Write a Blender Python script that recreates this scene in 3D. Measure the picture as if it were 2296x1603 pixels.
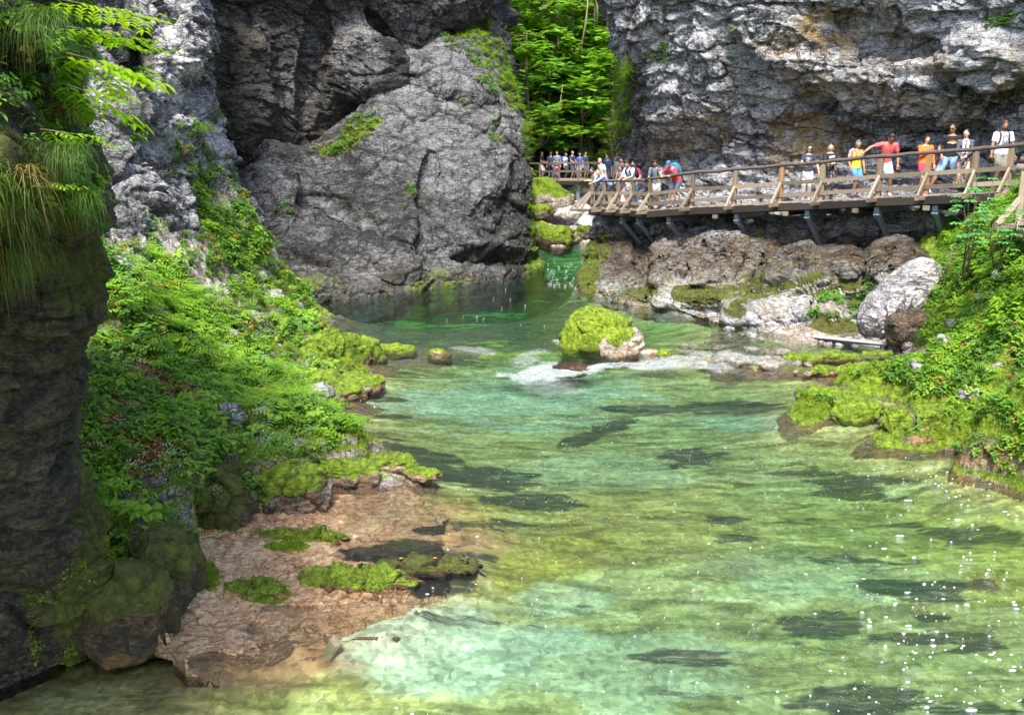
import bpy, math, random
import numpy as np
from mathutils import Vector, Matrix
for _o in list(bpy.data.objects): bpy.data.objects.remove(_o)
random.seed(7); RNG = np.random.default_rng(11)
C = bpy.context.scene.collection
SC = bpy.context.scene
# ---------------------------------------------------------------- camera
CAMZ = 4.7; FOC = 2000.0; PITCH = math.radians(13.0); W0, H0 = 2296.0, 1603.0
cam = bpy.data.cameras.new('camera'); camo = bpy.data.objects.new('camera', cam); C.objects.link(camo)
cam.sensor_width = 36; cam.lens = 36*FOC/W0; cam.clip_start = .1; cam.clip_end = 2000
camo.location = (0, 0, CAMZ); camo.rotation_euler = (math.pi/2-PITCH, 0, 0)
SC.camera = camo
# ---------------------------------------------------------------- world and sun
SUN_EL, SUN_ROT = math.radians(56), math.radians(189)
w = bpy.data.worlds.new('World'); SC.world = w; w.use_nodes = True
nt = w.node_tree; bg = nt.nodes['Background']
sky = nt.nodes.new('ShaderNodeTexSky'); sky.sky_type = 'NISHITA'; sky.sun_disc = False
sky.sun_elevation = SUN_EL; sky.sun_rotation = SUN_ROT; sky.air_density = 1.0; sky.dust_density = 2.0; sky.ozone_density = 1.0
nt.links.new(sky.outputs[0], bg.inputs[0]); bg.inputs[1].default_value = 0.15
sun = bpy.data.lights.new('sun', 'SUN'); suno = bpy.data.objects.new('sun', sun); C.objects.link(suno)
sun.energy = 3.0; sun.angle = math.radians(14); sun.color = (1, .955, .87)
sd = Vector((math.sin(SUN_ROT)*math.cos(SUN_EL), math.cos(SUN_ROT)*math.cos(SUN_EL), math.sin(SUN_EL)))
suno.rotation_euler = sd.to_track_quat('Z', 'Y').to_euler()
SC.view_settings.view_transform = 'Standard'; SC.view_settings.look = 'None'
SC.view_settings.exposure = 1.55; SC.view_settings.gamma = 1.0; SC.view_settings.use_curve_mapping = False
SC.cycles.max_bounces = 6; SC.cycles.transparent_max_bounces = 12; SC.cycles.diffuse_bounces = 3
SC.cycles.glossy_bounces = 2; SC.cycles.transmission_bounces = 4; SC.cycles.volume_bounces = 0
SC.cycles.caustics_reflective = False; SC.cycles.caustics_refractive = False
# ---------------------------------------------------------------- numbers
cp, sp = math.cos(PITCH), math.sin(PITCH)
def raydir(u, v):
    u = np.asarray(u, float); v = np.asarray(v, float)
    a = (u-W0/2)/FOC; b = (H0/2-v)/FOC
    return np.stack([a, cp+b*sp, -sp+b*cp], -1)
def at(u, v, Y):                                   # photo direction and distance -> place
    d = raydir(u, v); return np.array([0, 0, CAMZ])+d*(np.asarray(Y, float)/d[..., 1])[..., None]
def atz(u, v, z):                                  # photo direction and height -> place
    d = raydir(u, v); t = (np.asarray(z, float)-CAMZ)/d[..., 2]
    return np.array([0, 0, CAMZ])+d*t[..., None]
def proj(P):
    q = P-np.array([0, 0, CAMZ]); zc = q[..., 1]*cp-q[..., 2]*sp
    zc = np.where(np.abs(zc) < .01, .01, zc)
    return W0/2+FOC*q[..., 0]/zc, H0/2-FOC*(q[..., 1]*sp+q[..., 2]*cp)/zc
def _h(ix, iy, iz, s):
    h = (ix*np.int64(374761393)+iy*np.int64(668265263)+iz*np.int64(2147483647)+np.int64(s)*np.int64(1274126177)) & 0xffffffff
    h = ((h ^ (h >> 13))*np.int64(1274126177)) & 0xffffffff
    h = ((h ^ (h >> 16))*np.int64(2246822519)) & 0xffffffff
    return ((h ^ (h >> 15)) & 0xffffff).astype(np.float32)/np.float32(0xffffff)
def vn(P, s=0):
    P = np.asarray(P, np.float32); F = np.floor(P); I = F.astype(np.int64); f = (P-F).astype(np.float32); f = f*f*f*(f*(f*6-15)+10)
    x, y, z = f[..., 0], f[..., 1], f[..., 2]; r = 0
    for dx in (0, 1):
        wx = x if dx else 1-x
        for dy in (0, 1):
            wy = wx*(y if dy else 1-y)
            for dz in (0, 1):
                r = r+wy*(z if dz else 1-z)*_h(I[..., 0]+dx, I[..., 1]+dy, I[..., 2]+dz, s)
    return r*2-1
def fbm(P, o=4, s=0, g=.5):
    r = 0; a = 1; t = 0
    for k in range(o):
        r = r+a*vn(P*(2.03**k)+k*17.3, s+k); t += a; a *= g
    return r/t*1.5
def ridge(P, o=4, s=0):
    r = 0; a = 1; t = 0
    for k in range(o):
        r = r+a*(1-np.abs(vn(P*(2.1**k)+k*9.1, s+k))*2); t += a; a *= .5
    return r/t
def cells(P, s=0):                                 # nearest cell: its random, tilted-plane offset, edge closeness
    P = np.asarray(P, np.float32); F = np.floor(P).astype(np.int64); sh = P.shape[:-1]
    b1 = np.full(sh, 9., np.float32); b2 = np.full(sh, 9., np.float32)
    cid = np.zeros(sh+(3,), np.int64); off = np.zeros(sh+(3,), np.float32)
    for dx in (-1, 0, 1):
        for dy in (-1, 0, 1):
            for dz in (-1, 0, 1):
                c = F+np.array([dx, dy, dz]); jx = _h(c[..., 0], c[..., 1], c[..., 2], s+1); jy = _h(c[..., 0], c[..., 1], c[..., 2], s+2); jz = _h(c[..., 0], c[..., 1], c[..., 2], s+3)
                o = P-(c.astype(np.float32)+np.stack([jx, jy, jz], -1)); d = (o*o).sum(-1)
                m = d < b1
                b2 = np.where(m, b1, np.minimum(b2, d)); b1 = np.where(m, d, b1)
                cid[m] = c[m]; off[m] = o[m]
    g = np.stack([_h(cid[..., 0], cid[..., 1], cid[..., 2], s+k) for k in (5, 6, 7)], -1)*2-1
    rnd = _h(cid[..., 0], cid[..., 1], cid[..., 2], s+9)*2-1
    return rnd, (off*g).sum(-1), np.sqrt(b2)-np.sqrt(b1)
def ss(a, b, x): t = np.clip((x-a)/(b-a), 0, 1); return t*t*(3-2*t)
def blobs(u, v, L, wob=None):                      # soft ellipses (cu,cv,ru,rv,angle deg,value)
    r = np.zeros(np.shape(u))
    for b in L:
        cu, cv, ru, rv = b[:4]; an = math.radians(b[4] if len(b) > 4 else 0); val = b[5] if len(b) > 5 else 1
        du, dv = u-cu, v-cv; x = (du*math.cos(an)+dv*math.sin(an))/ru; y = (-du*math.sin(an)+dv*math.cos(an))/rv
        d = np.sqrt(x*x+y*y)
        if wob is not None: d = d+wob
        r = np.maximum(r, val*(1-ss(.65, 1.15, d)))
    return r
def inpoly(u, v, poly):
    r = np.zeros(np.shape(u), bool); n = len(poly)
    for i in range(n):
        x0, y0 = poly[i]; x1, y1 = poly[(i+1) % n]
        if y0 == y1: continue
        r ^= ((v > min(y0, y1)) & (v <= max(y0, y1)) & (u < (v-y0)/(y1-y0)*(x1-x0)+x0))
    return r
# ---------------------------------------------------------------- objects
def tag(o, label=None, cat=None, group=None, kind=None):
    if label: o['label'] = label
    if cat: o['category'] = cat
    if group: o['group'] = group
    if kind: o['kind'] = kind
    return o
def mesh(name, V, F, smooth=True, attrs=None):
    me = bpy.data.meshes.new(name)
    V = np.asarray(V, np.float32)
    if isinstance(F, np.ndarray):
        k = F.shape[1]; me.vertices.add(len(V)); me.vertices.foreach_set('co', V.ravel())
        me.loops.add(F.size); me.loops.foreach_set('vertex_index', F.astype(np.int32).ravel())
        me.polygons.add(len(F)); me.polygons.foreach_set('loop_start', np.arange(0, F.size, k, dtype=np.int32))
        me.update(calc_edges=True); me.validate()
    else:
        me.from_pydata(V.tolist(), [], F); me.update()
    if smooth and len(me.polygons): me.polygons.foreach_set('use_smooth', np.ones(len(me.polygons), bool))
    for k, a in (attrs or {}).items():
        if len(a) == len(me.vertices):
            at_ = me.attributes.new(k, 'FLOAT', 'POINT'); at_.data.foreach_set('value', np.asarray(a, np.float32).ravel())
    return me
def link(name, me, mat=None, parent=None, loc=None):
    o = bpy.data.objects.new(name, me); C.objects.link(o)
    if mat is not None and me is not None:
        if len(me.materials) == 0: me.materials.append(mat)
    if parent is not None: o.parent = parent
    if loc is not None: o.location = loc
    return o
def empty(name, loc=(0, 0, 0), rz=0, **k):
    o = bpy.data.objects.new(name, None); C.objects.link(o); o.location = loc; o.rotation_euler = (0, 0, rz)
    o.empty_display_size = .2
    return tag(o, **k)
class MB:
    def __init__(s): s.V = []; s.F = []
    def add(s, V, F):
        b = len(s.V); s.V += [tuple(map(float, p)) for p in V]; s.F += [tuple(int(i)+b for i in f) for f in F]; return s
    def beam(s, a, b, w, h, up=(0, 0, 1)):
        a = np.array(a, float); b = np.array(b, float); d = b-a; d /= np.linalg.norm(d); up = np.array(up, float)
        r = np.cross(d, up); r /= np.linalg.norm(r); u = np.cross(r, d); c = min(w, h)*.08
        V = []
        for q in (a, b):
            for sx, sy in ((-1, -1), (1, -1), (1, 1), (-1, 1)):
                V.append(q+r*sx*(w/2-c)+u*sy*h/2); V.append(q+r*sx*w/2+u*sy*(h/2-c))
        # order ring: for each corner two points; fix orientation
        def ring(o): return [o+1, o+0, o+2, o+3, o+5, o+4, o+6, o+7]
        A, B = ring(0), ring(8); F = [tuple(A[::-1]), tuple(B)]
        for i in range(8): j = (i+1) % 8; F.append((A[i], A[j], B[j], B[i]))
        return s.add(V, F)
    def tube(s, P, R, n=10, ref=(1, 0, 0), cap=True):
        P = [np.array(p, float) for p in P]; m = len(P); V = []; F = []
        for i in range(m):
            d = P[min(i+1, m-1)]-P[max(i-1, 0)]; L = np.linalg.norm(d); d = d/(L if L > 1e-9 else 1)
            rf = np.array(ref, float); x = rf-d*rf.dot(d)
            if np.linalg.norm(x) < 1e-3: x = np.cross(d, (0, 1, .3))
            x /= np.linalg.norm(x); y = np.cross(d, x)
            rx, ry = R[i] if isinstance(R[i], (tuple, list)) else (R[i], R[i])
            for k in range(n):
                a = 2*math.pi*k/n; V.append(P[i]+x*rx*math.cos(a)+y*ry*math.sin(a))
        for i in range(m-1):
            for k in range(n):
                j = (k+1) % n; F.append((i*n+k, i*n+j, (i+1)*n+j, (i+1)*n+k))
        if cap: F.append(tuple(range(n))[::-1]); F.append(tuple(range((m-1)*n, m*n)))
        return s.add(V, F)
    def ell(s, c, r, n=10, m=7, R=None):
        V = []; F = []; c = np.array(c, float); R = np.eye(3) if R is None else R
        for i in range(m+1):
            t = math.pi*i/m
            for k in range(n):
                a = 2*math.pi*k/n
                V.append(c+R@np.array([r[0]*math.sin(t)*math.cos(a), r[1]*math.sin(t)*math.sin(a), r[2]*math.cos(t)]))
        for i in range(m):
            for k in range(n):
                j = (k+1) % n; F.append((i*n+k, (i+1)*n+k, (i+1)*n+j, i*n+j))
        return s.add(V, F)
    def mesh(s, name, smooth=True): return mesh(name, np.array(s.V), s.F, smooth)
    def build(s, name, mat, parent=None, smooth=True, loc=None): return link(name, s.mesh(name, smooth), mat, parent, loc)
def gridfaces(nv, nu):
    i = np.arange(nv*nu).reshape(nv, nu)
    return np.stack([i[:-1, :-1], i[:-1, 1:], i[1:, 1:], i[1:, :-1]], -1).reshape(-1, 4)
def gnorm(G):
    a = np.gradient(G, axis=1); b = np.gradient(G, axis=0); n = np.cross(b, a)
    n /= np.linalg.norm(n, axis=-1, keepdims=True)+1e-9; return n
# ---------------------------------------------------------------- materials
class N:
    def __init__(s, name):
        s.m = bpy.data.materials.new(name); s.m.use_nodes = True; s.t = s.m.node_tree; s.n = s.t.nodes
        s.b = s.n['Principled BSDF']; s.out = s.n['Material Output']
        s.tc = s.n.new('ShaderNodeTexCoord')
    def new(s, k, **p):
        x = s.n.new('ShaderNode'+k)
        for a, b in p.items(): setattr(x, a, b)
        return x
    def put(s, a, i, v):
        if hasattr(v, 'is_output') or isinstance(v, bpy.types.NodeSocket): s.t.links.new(v, a.inputs[i])
        else: a.inputs[i].default_value = v
    def co(s, scale=(1, 1, 1), rot=(0, 0, 0), kind='Object'):
        m = s.new('Mapping'); s.put(m, 0, s.tc.outputs[kind]); m.inputs['Scale'].default_value = scale; m.inputs['Rotation'].default_value = rot; return m.outputs[0]
    def noise(s, sc, det=4, rough=.55, co=None, dist=0):
        x = s.new('TexNoise'); x.inputs['Scale'].default_value = sc; x.inputs['Detail'].default_value = det; x.inputs['Roughness'].default_value = rough; x.inputs['Distortion'].default_value = dist
        s.put(x, 0, co or s.tc.outputs['Object']); return x.outputs[0]
    def vor(s, sc, feat='F1', co=None, rnd=1):
        x = s.new('TexVoronoi'); x.feature = feat; x.inputs['Scale'].default_value = sc; x.inputs['Randomness'].default_value = rnd
        s.put(x, 0, co or s.tc.outputs['Object']); return x.outputs[0]
    def ramp(s, f, pts):
        r = s.new('ValToRGB'); e = r.color_ramp.elements
        while len(e) < len(pts): e.new(.5)
        for k, (p, c) in enumerate(pts):
            e[k].position = p; e[k].color = (c, c, c, 1) if isinstance(c, (int, float)) else tuple(c)+(1,)
        s.put(r, 0, f); return r.outputs[0]
    def math(s, op, a, b=0, c=None, clamp=False):
        x = s.new('Math', operation=op, use_clamp=clamp); s.put(x, 0, a); s.put(x, 1, b)
        if c is not None: s.put(x, 2, c)
        return x.outputs[0]
    def mix(s, f, a, b, mode='MIX'):
        x = s.new('Mix', data_type='RGBA', blend_type=mode); x.clamp_factor = True
        s.put(x, 0, f)
        for i, v in ((6, a), (7, b)): s.put(x, i, tuple(v)+(1,) if isinstance(v, tuple) and len(v) == 3 else v)
        return x.outputs[2]
    def attr(s, name): x = s.new('Attribute', attribute_name=name); return x.outputs['Fac']
    def rnd(s): return s.new('ObjectInfo').outputs['Random']
    def bump(s, h, st=.5, d=.02, prev=None):
        b = s.new('Bump'); b.inputs['Strength'].default_value = st; b.inputs['Distance'].default_value = d
        s.put(b, 'Height', h)
        if prev is not None: s.put(b, 'Normal', prev)
        return b.outputs[0]
    def set(s, color=None, rough=None, normal=None, **k):
        if color is not None: s.put(s.b, 'Base Color', tuple(color)+(1,) if isinstance(color, tuple) and len(color) == 3 else color)
        if rough is not None: s.put(s.b, 'Roughness', rough)
        if normal is not None: s.put(s.b, 'Normal', normal)
        for a, b in k.items(): s.put(s.b, a.replace('_', ' '), b)
        return s.m
def plain(name, c, rough=.7, var=.12, sc=60, **k):
    n = N(name); f = n.noise(sc, 3)
    d = tuple(x*(1-var*2) for x in c); l = tuple(min(1, x*(1+var)) for x in c)
    return n.set(n.ramp(f, [(.3, d), (.7, l)]), rough, n.bump(f, .3, .005), **k)
def rockmat(name, light=(.34, .36, .40), mid=(.17, .18, .20), dark=(.035, .034, .035), sc=1.0, mossc=((.03, .045, .006), (.16, .24, .012)), ochre=(.38, .25, .07), rough=.85, tilt=(0, .6, .3), stretch=(1, 1, 2.2), wetr=.35):
    n = N(name); co = n.co(stretch, tilt)
    big = n.noise(.35*sc, 5, .6); med = n.noise(1.6*sc, 7, .68, co, .4); fine = n.noise(6.5*sc, 6, .75, co, .2); mic = n.noise(14*sc, 4, .8, co)
    v = n.math('ADD', n.math('MULTIPLY', med, .30), n.math('ADD', n.math('MULTIPLY', fine, .36), n.math('MULTIPLY', mic, .34)))
    v = n.math('ADD', n.math('MULTIPLY', n.math('SUBTRACT', v, .5), 2.6), .5)
    v = n.math('ADD', v, n.math('MULTIPLY', n.math('SUBTRACT', big, .5), .4))
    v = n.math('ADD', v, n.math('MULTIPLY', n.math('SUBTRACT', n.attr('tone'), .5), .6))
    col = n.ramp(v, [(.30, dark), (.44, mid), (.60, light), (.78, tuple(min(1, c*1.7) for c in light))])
    jl = n.math('MINIMUM', n.math('ABSOLUTE', n.math('SUBTRACT', n.noise(.9*sc, 5, .6, n.co((.5, .5, 2.6), tilt)), .5)), n.math('ABSOLUTE', n.math('SUBTRACT', n.noise(1.1*sc, 4, .55, n.co((1.8, 1.2, .5), (.3, -.5, .2))), .46)))
    jf = n.ramp(jl, [(0, 1.0), (.010, .9), (.022, 0.0)])
    col = n.mix(n.math('MULTIPLY', jf, n.ramp(n.noise(.5*sc, 2), [(.45, .1), (.62, .85)])), col, tuple(c*.7 for c in dark))
    of = n.math('MULTIPLY', n.attr('ochre'), n.ramp(n.noise(1.7*sc, 5, .65), [(.38, 0), (.58, 1)]))
    col = n.mix(of, col, n.ramp(fine, [(.35, tuple(c*.35 for c in ochre)), (.62, ochre)]))
    wet = n.attr('wet')
    col = n.mix(wet, col, n.mix(1.0, col, (.30, .25, .18), 'MULTIPLY'))
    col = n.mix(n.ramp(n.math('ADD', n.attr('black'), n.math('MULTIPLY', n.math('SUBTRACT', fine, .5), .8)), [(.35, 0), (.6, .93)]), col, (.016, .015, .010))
    ms = n.math('ADD', n.math('MULTIPLY', n.attr('moss'), 1.5), n.math('SUBTRACT', n.math('ADD', n.math('MULTIPLY', med, .7), n.math('MULTIPLY', fine, .5)), .98))
    mf = n.ramp(ms, [(.32, 0), (.50, 1)])
    mcol = n.ramp(n.noise(5*sc, 7, .75), [(.34, mossc[0]), (.50, tuple(.5*a+.5*b for a, b in zip(*mossc))), (.66, mossc[1])])
    col = n.mix(mf, col, mcol)
    rg = n.math('MAXIMUM', n.math('SUBTRACT', rough, n.math('MULTIPLY', wet, wetr)), n.math('MULTIPLY', mf, .95))
    h = n.math('ADD', n.math('MULTIPLY', med, .6), n.math('ADD', n.math('MULTIPLY', fine, .35), n.math('MULTIPLY', mic, .22)))
    h = n.math('ADD', h, n.math('MULTIPLY', jf, -.22))
    return n.set(col, rg, n.bump(h, 1.0, .22/sc))
def leafmat(name, a, b, c=None, trans=.35, rough=.55, yellow=(.30, .24, .03), yf=.04):
    n = N(name); r = n.rnd(); g = n.noise(.9, 3, .6)
    f = n.math('ADD', n.math('MULTIPLY', r, .6), n.math('MULTIPLY', g, .4))
    col = n.ramp(f, [(.15, a), (.5, tuple((x+y)/2 for x, y in zip(a, b))), (.85, b)])
    w = n.new('TexWhiteNoise'); n.put(w, 0, n.tc.outputs['Object'])
    col = n.mix(n.ramp(r, [(1-yf-.001, 0.0), (1-yf, 1.0)]), col, yellow)
    n.set(col, rough)
    tr = n.new('BsdfTranslucent'); n.put(tr, 0, n.mix(1.0, col, (1.25, 1.35, .55), 'MULTIPLY'))
    mx = n.new('MixShader'); mx.inputs[0].default_value = trans
    n.t.links.new(n.b.outputs[0], mx.inputs[1]); n.t.links.new(tr.outputs[0], mx.inputs[2]); n.t.links.new(mx.outputs[0], n.out.inputs[0])
    return n.m
def woodmat(name, a, b, rough=.8, green=0.0, sc=1):
    n = N(name); g = n.noise(7*sc, 6, .7, n.co((6, 6, .8) if sc == 1 else (1, 1, 1)), .6); l = n.noise(2.5, 4, .6)
    r = n.rnd()
    col = n.ramp(n.math('ADD', n.math('MULTIPLY', g, .7), n.math('MULTIPLY', r, .3)), [(.3, a), (.68, b)])
    if green: col = n.mix(n.math('MULTIPLY', n.ramp(l, [(.5, 0), (.66, 1)]), green), col, (.16, .19, .03))
    return n.set(col, rough, n.bump(g, .6, .01))
# ================================================================ terrain
def catm(A, n):                                    # Catmull-Rom along axis 0
    m = A.shape[0]; t = np.linspace(0, m-1-1e-6, n); i = t.astype(int); f = (t-i)[:, None, None]
    g = lambda k: A[np.clip(i+k, 0, m-1)]
    p0, p1, p2, p3 = g(-1), g(0), g(1), g(2)
    return .5*((2*p1)+(-p0+p2)*f+(2*p0-5*p1+4*p2-p3)*f*f+(-p0+3*p1-3*p2+p3)*f**3)
def loft(rows, nu, nv, K=26):
    R = []
    for r in rows:
        if r == 'skirt':
            q = R[-1].copy(); d_ = q[:, :2]/np.linalg.norm(q[:, :2], axis=1, keepdims=True); q[:, :2] -= d_*.06; q[:, 2] = -3.2; R.append(q); continue
        P = np.array([at(*p) if len(p) == 3 else (atz(p[0], p[1], p[2]) if p[3] == 'z' else np.array(p[:3], float)) for p in r])
        U = np.array([(p[0], p[1]*.3) if (len(p) == 3 or p[3] == 'z') else (0, 0) for p in r], float)
        s = np.concatenate([[0], np.cumsum(np.linalg.norm(np.diff(P, axis=0), axis=1)**.6)]); s /= s[-1]
        t = np.linspace(0, 1, K); R.append(np.stack([np.interp(t, s, P[:, k]) for k in range(3)], -1))
    A = np.array(R); A = catm(A, nv); A = catm(A.transpose(1, 0, 2), nu).transpose(1, 0, 2)
    return A
def rockify(G, big=.5, fac=(1.6, .28), fac2=(.5, .09), fac3=(.17, .028), bed=None, seed=0, fine=.02, lock=None):
    n = gnorm(G); P = G+0
    wv = np.stack([fbm(P*.8, 3, seed+50), fbm(P*.8, 3, seed+60), fbm(P*.8, 3, seed+70)], -1)
    Q = P+wv*.16
    S = np.array([1., 1., 1.6]); A = math.radians(28)
    Rm = np.array([[math.cos(A), 0, math.sin(A)], [0, 1, 0], [-math.sin(A), 0, math.cos(A)]])
    Q = (Q@Rm)*S
    d = big*fbm(P*.28, 4, seed)
    crack = np.zeros(P.shape[:2])
    for (L, a), s in ((fac, 1), (fac2, 2), (fac3, 3)):
        if a <= 0: continue
        r, o, e = cells(Q/L+s*3.3, seed+s*11)
        d = d+a*(r*.5+o*1.1)-a*.5*(1-ss(0, .12, e)); crack = np.maximum(crack, (1-ss(0, .10, e))*(1.0 if s < 3 else .5))
    if bed is not None:
        b, L, a = bed; b = np.array(b, float); b /= np.linalg.norm(b)
        t = (P@b)/L+.5*fbm(P*.7, 3, seed+5); f = t-np.floor(t); rr = _h(np.floor(t).astype(np.int64), np.floor(t).astype(np.int64)*0, np.floor(t).astype(np.int64)*0, seed+3)
        d = d+a*(ss(0, .18, f)*(1-f)*1.3)*(.4+rr)
    d = d+fine*ridge(P*6, 3, seed+8)
    if lock is not None: d = d*lock
    return G+n*d[..., None], crack
def addbumps(G, L):                                # (u,v,ru,rv,ang,amount m toward the open side)
    n = gnorm(G); u, v = proj(G); d = 0
    for b in L:
        d = d+b[5]*blobs(u, v, [b[:5]+(1,)])
    return G+n*np.asarray(d)[..., None]
def struct(name, G, mat, attrs, label=None):
    me = mesh(name, G.reshape(-1, 3), gridfaces(*G.shape[:2]), name == 'river_bed', {k: a.ravel() for k, a in attrs.items()})
    return tag(link(name, me, mat), kind='structure', label=label)
def orient(G):
    n = gnorm(G); c = G-np.array([0, 0, CAMZ])
    return G[:, ::-1] if (n*c).sum(-1).mean() > 0 else G
M = {}
M['cliff'] = rockmat('grey_limestone', mossc=((.03, .032, .008), (.13, .14, .015)), light=(.43, .432, .445), mid=(.24, .24, .25), dark=(.03, .03, .032))
M['dome'] = rockmat('dark_limestone', light=(.145, .147, .152), mid=(.062, .060, .057), dark=(.012, .011, .010), ochre=(.16, .12, .055))
M['pale'] = rockmat('pale_limestone', light=(.42, .41, .42), mid=(.2, .19, .19), dark=(.035, .033, .03))
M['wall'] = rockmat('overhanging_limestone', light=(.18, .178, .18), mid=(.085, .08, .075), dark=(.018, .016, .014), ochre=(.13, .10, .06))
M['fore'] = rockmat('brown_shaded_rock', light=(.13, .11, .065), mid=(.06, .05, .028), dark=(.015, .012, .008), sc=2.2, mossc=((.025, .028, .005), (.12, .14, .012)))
M['bank'] = rockmat('mossy_bank_rock', light=(.38, .35, .32), mid=(.16, .13, .10), dark=(.03, .024, .017), mossc=((.035, .055, .005), (.27, .40, .015)), sc=1.8, ochre=(.55, .30, .13))
M['shelf'] = rockmat('orange_shelf_rock', light=(.74, .52, .31), mid=(.52, .32, .16), dark=(.16, .085, .04), mossc=((.035, .055, .005), (.26, .38, .015)), sc=2.2, rough=.5, ochre=(.60, .29, .11), wetr=.5)
M['boulder'] = rockmat('boulder_rock', light=(.5, .46, .40), mid=(.24, .19, .14), dark=(.05, .035, .025), mossc=((.03, .05, .004), (.30, .42, .012)), sc=2.5, ochre=(.5, .26, .1))
M['gravel'] = rockmat('white_gravel', light=(.68, .64, .58), mid=(.38, .35, .3), dark=(.10, .09, .07), mossc=((.06, .09, .01), (.36, .44, .02)), sc=2.2, ochre=(.5, .26, .12))
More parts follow.
